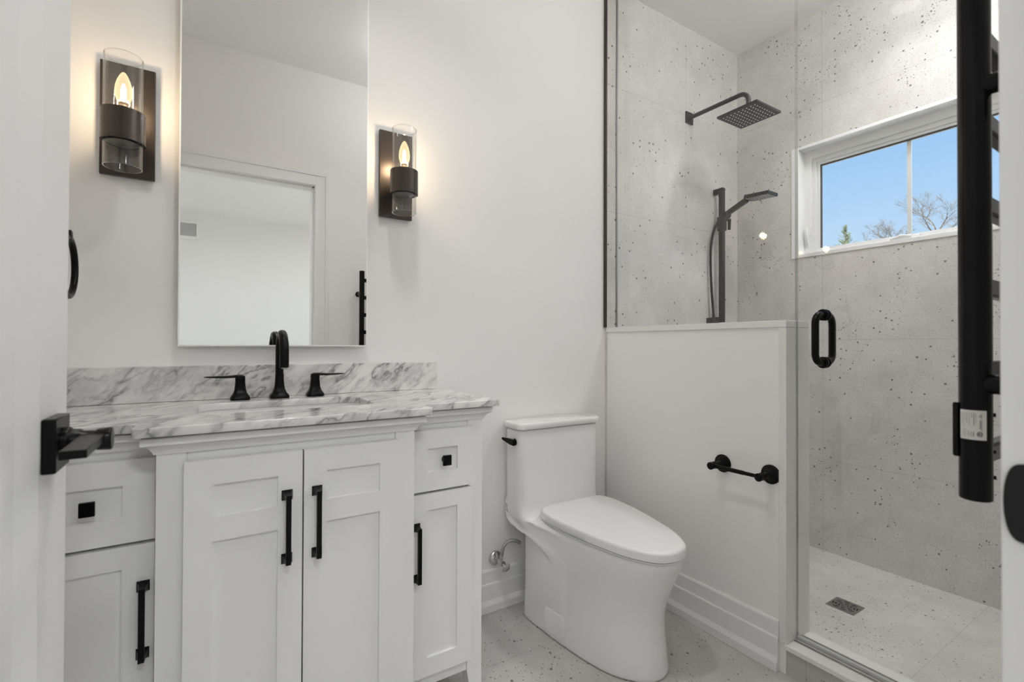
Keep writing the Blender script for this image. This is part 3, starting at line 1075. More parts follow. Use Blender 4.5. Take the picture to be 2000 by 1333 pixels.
# sconces
def sconce(xc, label):
    zb = 1.5405
    t = thing('wall_sconce', (xc, D, zb), label, 'wall lamp', 'wall sconces beside the mirror')
    y0 = 1.596
    m = MB().box((xc - .0605, D - .019, zb), (xc + .0605, D - .006, zb + .310))
    m.box((xc - .0555, D - .006, zb + .005), (xc + .0555, D, zb + .305))
    m.build('backplate', M['bronze'], t, bevel=.0015)
    m = MB()
    m.lathe([(.0466, 1.604), (.0472, 1.604), (.0472, 1.684), (.0466, 1.684), (.0425, 1.684), (.0425, 1.680), (.0425, 1.606), (.0425, 1.604), (.0466, 1.604)], (xc, y0, 0), (0, 0, 1), 64, cap0=False, cap1=False)
    m.build('collar', M['bronze'], t)
    m = MB()
    m.cyl((xc, y0 + .044, 1.645), (xc, D - .018, 1.645), .011)
    m.cyl((xc, y0 + .044, 1.645), (xc, D - .022, 1.645), .016, .016)
    m.build('arm', M['bronze'], t)
    m = MB()
    m.lathe([(.0415, 1.540), (.0415, 1.829)], (xc, y0, 0), (0, 0, 1), 64, cap0=False, cap1=False)
    m.lathe([(.0388, 1.829), (.0388, 1.540)], (xc, y0, 0), (0, 0, 1), 64, cap0=False, cap1=False)
    m.cur = 1
    m.lathe([(.0388, 1.829), (.0402, 1.8305), (.0415, 1.829)], (xc, y0, 0), (0, 0, 1), 64, cap0=False, cap1=False)
    m.lathe([(.0415, 1.540), (.0402, 1.5385), (.0388, 1.540)], (xc, y0, 0), (0, 0, 1), 64, cap0=False, cap1=False)
    me = m.mesh('glass_cylinder', [M['lampglass'], M['rimglass']], world_of(t), fix=False)
    link('glass_cylinder', me, t, world_of(t))
    m = MB()
    m.lathe([(.028, 1.600), (.034, 1.603), (.034, 1.612), (.018, 1.616), (.0145, 1.640), (.0135, 1.690)], (xc, y0, 0), (0, 0, 1), 32)
    m.lathe([(.0385, 1.612), (.0385, 1.622)], (xc, y0, 0), (0, 0, 1), 40)
    m.build('socket_cup', M['bronze'], t)
    m = MB().lathe([(.0125, 1.680), (.0125, 1.700), (.0105, 1.703), (.0115, 1.708)], (xc, y0, 0), (0, 0, 1), 24)
    m.build('candle_base', M['brass'], t)
    m = MB()
    m.lathe([(.0105, 1.706), (.0142, 1.714), (.0180, 1.727), (.0188, 1.738), (.0175, 1.753), (.0138, 1.768), (.0085, 1.781), (.0040, 1.788), (.0008, 1.790)], (xc, y0, 0), (0, 0, 1), 32)
    bulb = m.build('bulb', M['bulb'], t, smooth=80)
    m = MB()
    m.lathe([(.0025, 1.714), (.0055, 1.722), (.0062, 1.738), (.0045, 1.752), (.0015, 1.760)], (xc, y0, 0), (0, 0, 1), 16)
    m.build('filament', M['filament'], bulb, smooth=80)
    lamp('light', 'POINT', (xc, y0, 1.738), P_BULB, WARM, .014, (0, 0, 0), t)
    return t


sc1 = sconce(-.193, 'dark bronze wall sconce with clear glass cylinder, left of the mirror')
copy_thing(sc1, (.5675, D, 1.5365), 'dark bronze wall sconce with clear glass cylinder, right of the mirror')

# towel ring on the left wall, peeking past the door edge
t = thing('towel_ring', (XL, 1.562, 1.345), 'round black towel ring on the left wall behind the open door', 'towel ring')
m = MB()
m.lathe([(.026, 0), (.026, .004), (.020, .008), (.010, .010), (.010, .100), (.013, .102), (.013, .114), (.010, .116)], (XL, 1.562, 1.345), (1, 0, 0), 28)
m.build('post', M['black'], t)
m = MB().torus((XL + .108, 1.566, 1.268), (1, 0, 0), .072, .0075, 56, 12)
m.build('ring', M['black'], t)
# ================================================================== toilet
TX = 1.240
def tx_axis(y, t_=1.0):
    return (1 - t_) * (1.242 + (y - 1.35) * .017) + t_ * (1.257 + (y - 1.35) * .052)


def half_outline(tab, n):
    """tab of (y, half width) from the back centre line to the front tip -> n points by arc length on a smooth curve"""
    P = [Vector((b, a)) for a, b in tab]
    dense = []
    for i in range(len(P) - 1):
        p0, p1, p2, p3 = P[max(0, i - 1)], P[i], P[i + 1], P[min(len(P) - 1, i + 2)]
        for k_ in range(12):
            u = k_ / 12
            dense.append(.5 * ((2 * p1) + (p2 - p0) * u + (2 * p0 - 5 * p1 + 4 * p2 - p3) * u * u + (3 * p1 - p0 - 3 * p2 + p3) * u ** 3))
    dense.append(P[-1])
    L = [0]
    for i in range(1, len(dense)):
        L.append(L[-1] + (dense[i] - dense[i - 1]).length)
    out = []
    j = 0
    for k_ in range(n):
        s_ = L[-1] * k_ / (n - 1)
        while j < len(L) - 2 and L[j + 1] < s_:
            j += 1
        u = (s_ - L[j]) / max(1e-9, L[j + 1] - L[j])
        out.append(dense[j].lerp(dense[j + 1], u))
    return out


def ring_of(half, z, shrink=0.0, t_=1.0, back=1.0):
    pts = []
    cy_ = sum(p.y for p in half) / len(half)
    def sh(p):
        k_ = 1.0 if p.y < cy_ else back
        hw = max(0.0, p.x - shrink * k_) if p.x > 1e-6 else 0.0
        y = p.y + (shrink if p.y < cy_ else -shrink * back) * min(1.0, abs(p.y - cy_) / .12)
        return hw, y
    for p in half:
        hw, y = sh(p)
        pts.append((tx_axis(y, t_) + hw, y, z))
    for p in reversed(half[1:-1]):
        hw, y = sh(p)
        pts.append((tx_axis(y, t_) - hw, y, z))
    return pts


NH = 44
BASE = half_outline([(1.605, 0), (1.605, .10), (1.602, .160), (1.590, .178), (1.50, .178), (1.40, .171), (1.30, .160), (1.226, .147), (1.16, .128), (1.11, .100), (1.070, .064), (1.050, .030), (1.046, 0)], NH)
RIM = half_outline([(1.640, 0), (1.640, .10), (1.635, .165), (1.61, .183), (1.52, .180), (1.43, .174), (1.37, .170), (1.285, .160), (1.195, .143), (1.106, .121), (1.045, .093), (1.011, .062), (.994, .030), (.989, 0)], NH)
def blend(a, b, t_):
    return [p.lerp(q, t_) for p, q in zip(a, b)]


toilet = thing('toilet', (TX, 1.35, 0), 'white one-piece skirted toilet with closed lid beside the pony wall', 'toilet')
m = MB()
rings = []
for z, t_, s_ in ((0.0, 0, .003), (.006, 0, 0), (.05, 0, .003), (.12, 0, .008), (.17, .02, .010), (.21, .08, .010), (.25, .22, .009), (.29, .45, .006), (.33, .70, .003), (.365, .90, .001), (.386, 1.0, 0), (.394, 1.0, .003), (.398, 1.0, .010)):
    rings.append(ring_of(blend(BASE, RIM, t_), z, s_, t_, .25 if z < .30 else 1.0))
m.loft(rings)
# tank, deck fillet and side shoulders
def rr_ring(x0, x1, y0, y1, r_, z):
    return [(p[0], p[1], z) for p in rrect(x0, y0, x1, y1, r_, 6)]
TKY0, TKY1 = 1.562, 1.688
tl, tr_ = 1.0285, 1.4475
m.loft([rr_ring(tl + .030, tr_ - .030, TKY0 - .034, TKY1 - .050, .04, .33), rr_ring(tl + .014, tr_ - .014, TKY0 - .032, TKY1 - .020, .04, .372), rr_ring(tl + .006, tr_ - .005, TKY0 - .026, TKY1 - .006, .04, .392),
        rr_ring(tl + .005, tr_ - .004, TKY0 - .014, TKY1, .036, .404), rr_ring(tl + .004, tr_ - .003, TKY0 - .004, TKY1, .032, .420), rr_ring(tl + .004, tr_ - .003, TKY0 + .003, TKY1, .030, .445),
        rr_ring(tl + .003, tr_ - .003, TKY0 + .004, TKY1, .030, .60), rr_ring(tl + .003, tr_ - .003, TKY0 + .004, TKY1, .030, .741)])
for s_ in (-1, 1):
    prof_ = [(1.684, .45), (1.684, .392), (1.672, .368), (1.640, .354), (1.590, .344), (1.540, .332), (1.490, .314), (1.440, .288), (1.390, .252), (1.345, .212), (1.300, .205), (1.310, .30), (1.29, .36), (1.30, .386), (1.45, .390), (1.55, .396), (1.60, .45)]
    xo = [.2065 if y > 1.61 else .2065 - (1.61 - y) * .238 for y, z in prof_]
    outer = [((tl + tr_) / 2 + s_ * o, y, z) for (y, z), o in zip(prof_, xo)]
    inner = [((tl + tr_) / 2 + s_ * .05, y, z) for y, z in prof_]
    m.loft([inner, outer])
body = m.build('bowl', M['ceramic'], toilet)
md = body.modifiers.new('weld', 'REMESH')
md.mode = 'VOXEL'
md.voxel_size = .0048
md = body.modifiers.new('glaze', 'SMOOTH')
md.factor = .5
md.iterations = 16
bake(body)
body.data.materials.clear()
body.data.materials.append(M['ceramic'])
body.data.polygons.foreach_set('use_smooth', [True] * len(body.data.polygons))
# tank lid
def soft_slab(ringf, z0, z1, r_, n=5):
    out = [ringf(z0, r_ * .5), ]
    out.append(ringf(z0 + r_ * .3, 0))
    for k_ in range(n + 1):
        a = PI / 2 * k_ / n
        out.append(ringf(z1 - r_ + r_ * math.sin(a), r_ * (1 - math.cos(a))))
    return out
m = MB()
m.loft(soft_slab(lambda z, s: rr_ring(tl - .004 + s, tr_ + .004 - s, TKY0 - .006 + s, TKY1 + .003 - s, .026 - s * .5, z), .7445, .7715, .010))
m.build('tank_lid', M['ceramic'], toilet, smooth=60)
# seat and lid
LID = half_outline([(1.545, 0), (1.545, .09), (1.545, .130), (1.537, .152), (1.517, .168), (1.48, .176), (1.43, .178), (1.37, .175), (1.285, .165), (1.195, .148), (1.106, .126), (1.045, .098), (1.006, .067), (.988, .032), (.983, 0)], NH)
m = MB()
m.loft([ring_of(LID, .3985, .012), ring_of(LID, .3995, .005), ring_of(LID, .4030, .005), ring_of(LID, .4040, .012)])
m.build('seat', M['plastic'], toilet, smooth=60)
m = MB()
m.loft(soft_slab(lambda z, s: ring_of(LID, z, s), .4055, .4400, .011))
m.build('seat_lid', M['plastic'], toilet, smooth=60)
# flush lever on the left of the tank
m = MB()
xs = tl + .003
m.lathe([(.014, 0), (.014, .004), (.0125, .006), (.0125, .016)], (xs, 1.603, .694), (-1, 0, 0), 24)
m.loft([[(xs - .007, 1.590, .682), (xs - .018, 1.590, .682), (xs - .018, 1.590, .706), (xs - .007, 1.590, .706)],
        [(xs - .007, 1.617, .682), (xs - .019, 1.617, .684), (xs - .019, 1.617, .706), (xs - .007, 1.617, .706)],
        [(xs - .022, 1.660, .698), (xs - .028, 1.660, .698), (xs - .028, 1.660, .7065), (xs - .022, 1.660, .7065)]])
h = m.build('flush_lever', M['black'], toilet, bevel=.001)
h['label'] = 'black flush lever'
# access cover: a thin rounded plate on the skirt
def skin_x(y, z):
    """left side of the finished body at (y, z)"""
    ok, loc, nor, idx = body.ray_cast(Vector((0.6, y, z)) - world_of(body), Vector((1, 0, 0)))
    return (loc.x + world_of(body).x) if ok else tx_axis(y) - .17
bpy.context.view_layer.update()
m = MB()
plate = rrect(1.352, .020, 1.458, .105, .018, 6)
m.loft([[(skin_x(y, z) + .004, y, z) for y, z in plate], [(skin_x(y, z) - .0022, y, z) for y, z in plate], [(skin_x(y, z) - .0032, y + (.0015 if y < 1.405 else -.0015), z + (.0015 if z < .06 else -.0015)) for y, z in plate]])
m.build('access_cover', M['ceramic'], toilet, smooth=30)
# small grey maker's mark low on the tank side
m = MB()
def stroke(pts_, w):
    for (y0, z0), (y1, z1) in zip(pts_, pts_[1:]):
        d = Vector((y1 - y0, z1 - z0))
        nn = Vector((-d.y, d.x)).normalized() * w
        qs = [(y0 + nn.x, z0 + nn.y), (y1 + nn.x, z1 + nn.y), (y1 - nn.x, z1 - nn.y), (y0 - nn.x, z0 - nn.y)]
        m.loft([[(skin_x(a, b) + .001, a, b) for a, b in qs], [(skin_x(a, b) - .0005, a, b) for a, b in qs]])
stroke([(1.672, .4315), (1.658, .4250)], .0014)
stroke([(1.668, .4270), (1.668, .4190), (1.661, .4165)], .0012)
stroke([(1.662, .4160), (1.662, .4100)], .0011)
stroke([(1.670, .4090), (1.654, .4010)], .0016)
m.build('maker_mark', M['logo'], toilet, smooth=0)

# supply stop
sv = thing('water_supply_valve', (.998, D, .206), 'chrome toilet shut-off valve with braided hose on the wall', 'valve')
m = MB().lathe([(.030, 0), (.0295, .004), (.025, .009), (.014, .013), (.010, .014)], (.998, D, .206), (0, -1, 0), 36)
m.build('escutcheon', M['chrome'], sv)
m = MB()
m.cyl((.998, D - .012, .206), (.998, D - .050, .206), .007)
m.cyl((.998, D - .036, .206), (.998, D - .066, .206), .0105)
m.cyl((.998, D - .050, .200), (.998, D - .050, .232), .0085, .0085, 6)
m.build('valve_body', M['chrome'], sv)
m = MB()
m.cyl((.998, D - .064, .204), (1.000, D - .080, .198), .005)
m.lathe([(.006, 0), (.017, .002), (.019, .006), (.015, .010), (.006, .011)], (1.000, D - .078, .199), (.1, -1, -.35), 24, sq=3)
m.build('handle', M['chrome'], sv, smooth=25)
m = MB()
pts = [(.998, D - .050, .225), (1.000, D - .052, .250), (1.006, D - .055, .272), (1.020, D - .058, .287), (1.040, D - .062, .290), (1.060, D - .066, .284), (1.075, D - .07, .275)]
m.tube(pts, .0072, 14)
m.build('hose', M['braid'], sv)

# toilet paper holder on the pony wall
tp = thing('toilet_paper_holder', (HX0, .99, .645), 'empty black toilet paper holder on the pony wall', 'toilet paper holder')
for y in (1.079, .9005):
    m = MB()
    m.lathe([(.0325, 0), (.0325, .004), (.0305, .0065), (.0245, .009), (.0235, .0115), (.019, .0135), (.0175, .017), (.0135, .019), (.0105, .024), (.0100, .048), (.0125, .050), (.0135, .053), (.0125, .056), (.0105, .057), (.0125, .060), (.0130, .0655), (.0115, .071), (.0135, .0725), (.0135, .0765), (.012, .078)], (HX0, y, .645), (-1, 0, 0), 36)
    m.build('post', M['black'], tp)
m = MB()
m.cyl((HX0 - .064, 1.072, .645), (HX0 - .064, .96, .645), .0075)
m.cyl((HX0 - .064, .96, .645), (HX0 - .064, .908, .645), .0065)
m.build('roller', M['black'], tp)

# ================================================================== shower
SX, SZ = 2.212, 2.325
YT = D - .011
sh = thing('rain_shower_head', (SX, YT, SZ), 'square black rain shower head on a bent wall arm', 'shower head')
m = MB().box((SX - .030, YT - .008, SZ - .032), (SX + .030, YT, SZ + .032))
m.build('flange', M['blackm'], sh, bevel=.002)
m = MB()
HYc, HZc = 1.345, 2.200
pts = [(SX, YT - .005, SZ), (SX, YT - .02, SZ), (SX, HYc + .045, SZ - .004)]
for i in range(1, 9):
    a = PI / 2 * i / 8
    pts.append((SX, HYc + .045 - .045 * math.sin(a), SZ - .004 - .045 * (1 - math.cos(a))))
pts.append((SX, HYc, HZc + .022))
m.tube(pts, .0108, 18)
m.lathe([(.0135, 0), (.0135, .010)], (SX, YT - .008, SZ), (0, -1, 0), 24)
m.build('arm', M['blackm'], sh)
m = MB()
hs = .1025
m.box((SX - hs, HYc - hs, HZc), (SX + hs, HYc + hs, HZc + .0105))
m.lathe([(.03, .0105), (.018, .018), (.0135, .024), (.0135, .034)], (SX, HYc, HZc), (0, 0, 1), 28)
m.build('head', M['blackm'], sh, bevel=.0015)
m = MB()
for i in range(9):
    for j in range(9):
        if (i + j) % 2 == 0 or True:
            x, y = SX - .080 + i * .020, HYc - .080 + j * .020
            m.lathe([(.0030, 0), (.0026, -.0018)], (x, y, HZc), (0, 0, 1), 8)
m.build('nozzles', M['nozzle'], sh)

BX = 2.440
hh = thing('handheld_shower', (BX, YT, 1.22), 'black hand shower on a square slide bar with hose', 'hand shower')
BY = 1.642
m = MB()
m.box((BX - .0125, BY - .0125, 1.212), (BX + .0125, BY + .0125, 1.970))
m.build('slide_bar', M['blackm'], hh, bevel=.0015)
for z0, z1 in ((1.940, 1.970), (1.212, 1.242)):
    m = MB().box((BX - .0125, BY + .0125, z0), (BX + .0125, YT, z1))
    m.build('bracket', M['blackm'], hh, bevel=.0015)
m = MB()   # outlet elbow under the bar
m.box((BX - .075, BY + .004, 1.206), (BX - .0125, YT, 1.236))
m.cyl((BX - .048, BY + .020, 1.234), (BX - .048, BY + .020, 1.256), .0085)
m.build('water_outlet', M['blackm'], hh, bevel=.0012)
m = MB()   # slider with its clamp lever
m.box((BX - .0185, BY - .0185, 1.728), (BX + .0185, BY + .0185, 1.806))
m.lathe([(.019, -.024), (.019, .024)], (BX, BY - .024, 1.812), (1, 0, 0), 28)
m.build('slider', M['blackm'], hh, bevel=.0015)
m = MB()
m.cyl((BX + .018, BY - .012, 1.793), (BX + .052, BY - .012, 1.790), .007)
m.loft([[(BX + .044, BY - .020, 1.738), (BX + .054, BY - .020, 1.738), (BX + .054, BY - .006, 1.738), (BX + .044, BY - .006, 1.738)],
        [(BX + .046, BY - .022, 1.80), (BX + .056, BY - .022, 1.80), (BX + .056, BY - .004, 1.80), (BX + .046, BY - .004, 1.80)]])
m.build('clamp_lever', M['blackm'], hh, bevel=.0015)
hd = MB()   # handset: wand then thin square head
w0, w1 = Vector((BX, BY - .004, 1.806)), Vector((BX, 1.494, 1.866))
d = (w1 - w0).normalized()
u = Vector((1, 0, 0))
w = d.cross(u).normalized()
def sq_ring(p, a, b, dw=w):
    return [p + u * a + dw * b, p - u * a + dw * b, p - u * a - dw * b, p + u * a - dw * b]
hd.loft([sq_ring(w0, .0115, .011), sq_ring(w0.lerp(w1, .5), .0120, .0115), sq_ring(w1, .0125, .0120)])
h0, h1 = Vector((BX, 1.494, 1.872)), Vector((BX, 1.352, 1.864))
dd = (h1 - h0).normalized()
hw_ = dd.cross(u).normalized()
hd.loft([sq_ring(h0 - dd * .006, .022, .0090, hw_), sq_ring(h0 + dd * .014, .046, .0095, hw_), sq_ring(h1, .046, .0085, hw_)])
hset = hd.build('handset', M['blackm'], hh, bevel=.0015)
m = MB()
for i in range(7):
    for j in range(9):
        p = h0 + dd * (.022 + j * .0138) + u * (-.036 + i * .012)
        q = -hw_ if hw_.z > 0 else hw_
        m.lathe([(.0028, .0085), (.0022, .0112)], p, q, 8)
m.build('nozzles', M['nozzle'], hset)
m = MB()
hp = [(BX, BY + .018, 1.800), (BX - .012, BY + .024, 1.770), (BX - .030, BY + .026, 1.735), (BX - .050, BY + .028, 1.68), (BX - .062, BY + .028, 1.60), (BX - .064, BY + .026, 1.50), (BX - .060, BY + .024, 1.40), (BX - .053, BY + .021, 1.31), (BX - .048, BY + .020, 1.25)]
dense = []
for i in range(len(hp) - 1):
    p0, p1, p2, p3 = [Vector(hp[max(0, min(len(hp) - 1, i + q))]) for q in (-1, 0, 1, 2)]
    for k_ in range(6):
        t_ = k_ / 6
        dense.append(.5 * ((2 * p1) + (p2 - p0) * t_ + (2 * p0 - 5 * p1 + 4 * p2 - p3) * t_ ** 2 + (3 * p1 - p0 - 3 * p2 + p3) * t_ ** 3))
dense.append(Vector(hp[-1]))
m.tube(dense, .0068, 14)
m.build('hose', M['black'], hh)

# drain grate
dr = thing('floor_drain', (2.165, .912, .035), 'square steel drain grate in the shower floor', 'drain')
def grate(m):
    x0, x1, y0, y1 = 2.115, 2.215, .862, .962
    c = Vector((2.165, .912))
    # plate cut by rings of slots: build as polar cells, leaving slots open
    n = 96
    def rad_sq(a):
        k_ = max(abs(math.cos(a)), abs(math.sin(a)))
        return .050 / k_
    bands = [(0.0, .006, None), (.006, .012, 4), (.012, .0165, None), (.0165, .0235, 6), (.0235, .028, None), (.028, .0345, 8), (.0345, .038, None), (.038, .0435, 8)]
    for r0, r1, slots in bands:
        for i in range(n):
            a0, a1 = 2 * PI * i / n, 2 * PI * (i + 1) / n
            am = (a0 + a1) / 2
            if slots:
                ph = (am * slots / (2 * PI) + (.5 if slots == 6 else 0.25)) % 1.0
                if .16 < ph < .84:
                    continue
            q = [(c.x + r * math.cos(a), c.y + r * math.sin(a)) for r, a in ((max(r0, .0004), a0), (r1, a0), (r1, a1), (max(r0, .0004), a1))]
            m.prism(q, 'Z', .0335, .0372)
    for i in range(n):
        a0, a1 = 2 * PI * i / n, 2 * PI * (i + 1) / n
        q = [(c.x + r * math.cos(a), c.y + r * math.sin(a)) for r, a in ((.0435, a0), (rad_sq(a0), a0), (rad_sq(a1), a1), (.0435, a1))]
        m.prism(q, 'Z', .0335, .0372)
m = MB()
grate(m)
m.build('grate', M['steel'], dr, smooth=0)
m = MB().box((2.118, .865, .0352), (2.212, .959, .0356))  # flat near-black sheet standing in for the shade inside the drain
m.build('drain_shade', M['dark'], dr)

# ------------------------------------------------------------------ glass
def sheet(name, y0, y1, z0, z1, parent, x0=1.665, x1=1.675):
    q = MB()
    q.v += [(x0, y0, z0), (x1, y0, z0), (x1, y1, z0), (x0, y1, z0), (x0, y0, z1), (x1, y0, z1), (x1, y1, z1), (x0, y1, z1)]
    for f, mi in (((0, 3, 2, 1), 1), ((4, 5, 6, 7), 1), ((0, 1, 5, 4), 1), ((1, 2, 6, 5), 0), ((2, 3, 7, 6), 1), ((3, 0, 4, 7), 0)):
        q.cur = mi
        q.face(f)
    return q.build(name, [M['glass'], M['glassedge']], parent, smooth=0)


fg = thing('glass_panel', (1.67, 1.27, 1.165), 'fixed clear glass panel standing on the pony wall', 'glass panel')
sheet('pane', .849, YT - .001, 1.1655, 2.79, fg)
m = MB().box((1.6655, YT - .004, 1.1655), (1.6745, YT - .0005, 2.79))
m.build('wall_seal', M['steel'], fg)
gd = thing('shower_door', (1.67, .48, .11), 'frameless clear glass shower door with black handle', 'shower door')
sheet('pane', .131, .844, .112, 2.45, gd)
m = MB()
for sgn in (-1, 1):
    x0, x1 = 1.67 + sgn * .005, 1.67 + sgn * .055
    zt, zb_ = 1.180, 1.027
    yy = .762
    pts = [(x0, yy, zt), (x0 + sgn * .018, yy, zt)]
    c_ = .030
    for i in range(1, 8):
        a = PI / 2 * i / 7
        pts.append((x1 - sgn * c_ + sgn * c_ * math.sin(a), yy, zt - c_ + c_ * math.cos(a)))
    for i in range(0, 8):
        a = PI / 2 * i / 7
        pts.append((x1 - sgn * c_ + sgn * c_ * math.cos(a), yy, zb_ + c_ - c_ * math.sin(a)))
    pts.append((x0, yy, zb_))
    m.tube(pts, .0107, 18)
    for zz in (zt, zb_):
        m.lathe([(.0185, 0), (.0185, .0040), (.0160, .0055), (.0130, .0060), (.0130, .009)], (x0, yy, zz), (sgn, 0, 0), 28)
h = m.build('handle', M['black'], gd)
h['label'] = 'black D-shaped pull handle'
m = MB()
for zc in (.42, 2.05):
    m.box((1.650, .1165, zc - .045), (1.690, .175, zc + .045))
m.build('hinges', M['black'], gd, bevel=.002)
m = MB().box((1.664, .131, .1045), (1.676, .844, .1125))
m.build('bottom_sweep', M['sweep'], gd)
m = MB().box((1.6605, .846, .115), (1.6665, .8455, 1.14)).box((1.6755, .8455, .115), (1.6785, .8461, 1.14))
th_ = thing('door_threshold', (1.675, .48, .100), 'slim grey metal threshold strip along the shower curb', 'threshold')
m = MB().box((1.688, YF + .001, .1002), (1.700, .8445, .1045)).box((1.648, YF + .001, .1002), (1.654, .8445, .1035))
m.build('strip', M['steel'], th_, bevel=.001)

# ================================================================== towel warmer beside the doorway
TWX, TWY = .840, .2025
TR = .0164
tw = thing('towel_warmer', (TWX, YF, 1.2), 'black heated towel rack on the wall right of the doorway', 'towel warmer')
def post(x):
    q = MB()
    q.lathe([(TR - .0012, .8825), (TR, .884), (TR, 1.558), (TR - .0012, 1.5595)], (x, TWY, 0), (0, 0, 1), 40)
    return q.build('post', M['tube'], tw)
post(TWX)
post(TWX + .53)
for k_ in range(6):
    z = .935 + .1125 * k_
    m = MB().box((TWX + .012, TWY - .004, z - .012), (TWX + .518, TWY + .014, z + .012))
    m.build('rail', M['tube'], tw, bevel=.003, seg=3)
for x in (TWX, TWX + .53):
    for z in (1.032, 1.415):
        m = MB()
        m.lathe([(.018, 0), (.018, .006), (.0125, .007), (.0125, TWY - YF)], (x, YF, z), (0, 1, 0), 28)
        m.build('bracket', M['tube'], tw)
for z in (.992, .945, .912):
    m = MB().lathe([(.0026, TR - .001), (.0026, TR + .003)], (TWX, TWY, z), (math.cos(R(-55)), math.sin(R(-55)), 0), 12)
    m.build('screw', M['tube'], tw)
# angle on the post that faces the camera
ca = math.atan2(-TWY, -TWX)
def patch(q, r_, a0, a1, z0, z1, n=8):
    k0 = len(q.v)
    for i in range(n + 1):
        a = a0 + (a1 - a0) * i / n
        for z in (z0, z1):
            q.v.append((TWX + r_ * math.cos(a), TWY + r_ * math.sin(a), z))
    for i in range(n):
        q.face((k0 + 2 * i, k0 + 2 * i + 2, k0 + 2 * i + 3, k0 + 2 * i + 1))
m = MB()
rings = []
for z in (.936, .9385, 1.004, 1.0065):
    rr_ = .0038 if .937 < z < 1.005 else .0028
    c_ = Vector((TWX + (TR + .002) * math.cos(ca - 1.42), TWY + (TR + .002) * math.sin(ca - 1.42), z))
    rings.append([c_ + Vector((math.cos(2 * PI * k_ / 16), math.sin(2 * PI * k_ / 16), 0)) * rr_ for k_ in range(16)])
m.loft(rings)
m.build('switch', M['tube'], tw)
A0, A1, Z0, Z1 = ca - 1.02, ca + .66, .9610, .9985
def lab(u_, v_):
    return A0 + (A1 - A0) * u_, Z1 - (Z1 - Z0) * v_
m = MB()
patch(m, TR + .00015, A0, A1, Z0, Z1, 16)
lb = m.build('label', M['white'], tw)
lb['label'] = 'white maker label with small print'
m = MB()
for u_, v0, v1, w_ in ((.10, .09, .50, .016), (.17, .09, .60, .010), (.24, .09, .42, .010), (.31, .09, .44, .012), (.39, .09, .52, .010), (.47, .08, .26, .016), (.54, .08, .50, .020), (.61, .09, .44, .010), (.75, .33, .62, .030), (.81, .30, .68, .012),
                       (.11, .68, .90, .010), (.18, .66, .92, .010), (.24, .64, .93, .010), (.33, .70, .88, .010), (.38, .70, .90, .010), (.45, .72, .90, .018), (.52, .72, .90, .026)):
    a, z1_ = lab(u_, v0)
    b, z0_ = lab(u_ + w_ * 1.4, v1)
    patch(m, (TR + .00022), a, b, z0_, z1_, 3)
# the small bird-like brand sign as three strokes
for (ua, va, ub, vb) in ((.70, .19, .78, .21), (.76, .13, .82, .17), (.78, .18, .81, .27)):
    a, z1_ = lab(ua, va)
    b, z0_ = lab(ub, vb)
    patch(m, (TR + .00022), a, b, z0_, z1_, 3)
m.build('print', M['ink'], lb, smooth=0)
m = MB()   # oval approval mark
cu_, cv_ = .75, .80
k0 = len(m.v)
for i in range(33):
    t_ = 2 * PI * i / 32
    for s_ in (1.0, .74):
        a, z = lab(cu_ + .105 * s_ * math.cos(t_), cv_ + .085 * s_ * math.sin(t_))
        m.v.append((TWX + (TR + .00022) * math.cos(a), TWY + (TR + .00022) * math.sin(a), z))
for i in range(32):
    m.face((k0 + 2 * i, k0 + 2 * i + 2, k0 + 2 * i + 3, k0 + 2 * i + 1))
for (ua, va, ub, vb) in ((.69, .76, .73, .84), (.745, .755, .765, .845), (.78, .76, .81, .79), (.78, .81, .81, .84)):
    a, z1_ = lab(ua, va)
    b, z0_ = lab(ub, vb)
    patch(m, (TR + .00022), a, b, z0_, z1_, 3)
m.build('approval_mark', M['inkdark'], lb, smooth=0)

# ================================================================== outside
plain('ground', (4.0, -40, -.4), (60, 60, -.3), M['lawn'])  # unseen ground, laid pale to bounce sunlight through the windows
def limb(m, p0, p1, r0, r1, n=5):
    d = (p1 - p0)
    if d.length < 1e-4:
        return
    m.lathe([(r0, 0), (r1, d.length)], p0, d, n, cap0=False, cap1=True)


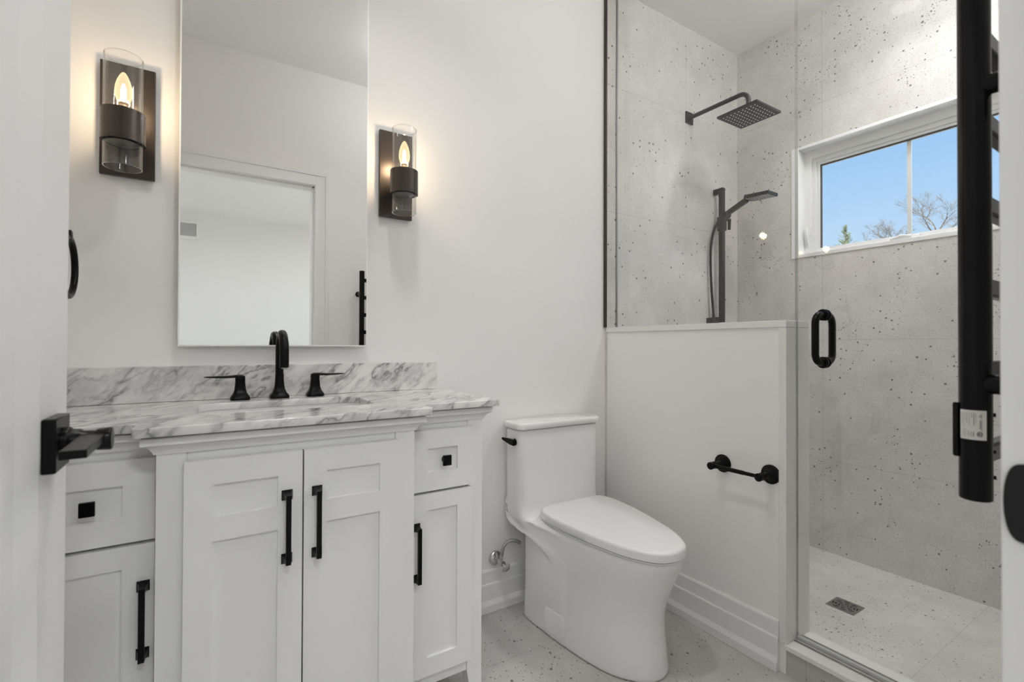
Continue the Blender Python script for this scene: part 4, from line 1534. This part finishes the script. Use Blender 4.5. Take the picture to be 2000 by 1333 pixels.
def bare_tree(loc, fork_z, crown, label, seed, lean=0.0, spread=1.0):
    rnd = random.Random(seed)
    t = thing('bare_tree', loc, label, 'tree', 'bare trees outside the window')
    base = Vector(loc)
    trunk, twigs = MB(), MB()
    def grow(p, d, length, r_, depth):
        mb = trunk if depth <= 1 else twigs
        steps = 4
        for i_ in range(steps):
            d = (d + Vector((rnd.uniform(-.30, .30), rnd.uniform(-.30, .30), rnd.uniform(-.12, .20)))).normalized()
            q = p + d * length / steps
            limb(mb, p, q, r_, r_ * .86, 5 if depth < 3 else 3)
            p, r_ = q, max(r_ * .86, .0045)
            if i_ > 0 and depth < 5:
                for _ in range(2 if depth > 1 else 1):
                    sd = (d * .6 + Vector((rnd.uniform(-1, 1), rnd.uniform(-1, 1), rnd.uniform(-.3, .7)))).normalized()
                    grow(p, sd, length * rnd.uniform(.45, .62), max(r_ * .55, .0045), depth + (2 if depth < 3 else 3))
        if depth < 5:
            for k_ in range(2):
                a = rnd.uniform(0, 2 * PI)
                sd = (d + Vector((math.cos(a) * .7 * spread, math.sin(a) * .7 * spread, rnd.uniform(-.1, .35)))).normalized()
                grow(p, sd, length * rnd.uniform(.60, .80), r_ * .72, depth + 1)
    d0 = Vector((0, lean, 1)).normalized()
    p1 = base + d0 * (fork_z - loc[2])
    limb(trunk, base, p1, .17, .085, 8)
    for k_ in range(4):
        a = k_ * PI / 2 + PI / 4 + rnd.uniform(-.4, .4)
        grow(p1 - d0 * .12 * k_, (d0 + Vector((math.cos(a) * .8 * spread, math.sin(a) * .8 * spread, 0))).normalized(), crown * .36, .050, 1)
    trunk.build('trunk', M['bark'], t, smooth=0)
    twigs.build('twigs', M['bark'], t, smooth=0)
    return t


bare_tree((36.0, 10.30, -.3), 7.7, 3.1, 'tall bare tree seen through the right half of the window', 4, 0, 1.1)
bare_tree((38.0, 12.90, -.3), 7.7, 2.3, 'low bare tree seen through the left half of the window', 11, .05, 1.2)
SPY = 15.5
t = thing('spruce_tree', (37.0, SPY, -.3), 'small green spruce top at the lower left of the window', 'tree')
m = MB()
limb(m, Vector((37.0, SPY, -.3)), Vector((37.0, SPY, 9.5)), .16, .010, 8)
m.build('trunk', M['bark'], t)
m = MB()
rnd = random.Random(3)
for i in range(150):
    z = 5.0 + 4.35 * (i / 150)
    rr_ = .05 + (9.4 - z) * .34 * rnd.uniform(.6, 1.15)
    a = rnd.uniform(0, 2 * PI)
    p0 = Vector((37.0, SPY, z))
    p1 = p0 + Vector((math.cos(a) * rr_, math.sin(a) * rr_, rr_ * .75))
    limb(m, p0, p1, .020, .006, 4)
    for k_ in range(8):
        q = p0.lerp(p1, .2 + .8 * k_ / 8)
        e_ = q + Vector((rnd.uniform(-.12, .12), rnd.uniform(-.12, .12), rnd.uniform(.02, .16)))
        limb(m, q, e_, .016, .005, 3)
m.build('needles', M['needle'], t, smooth=0)
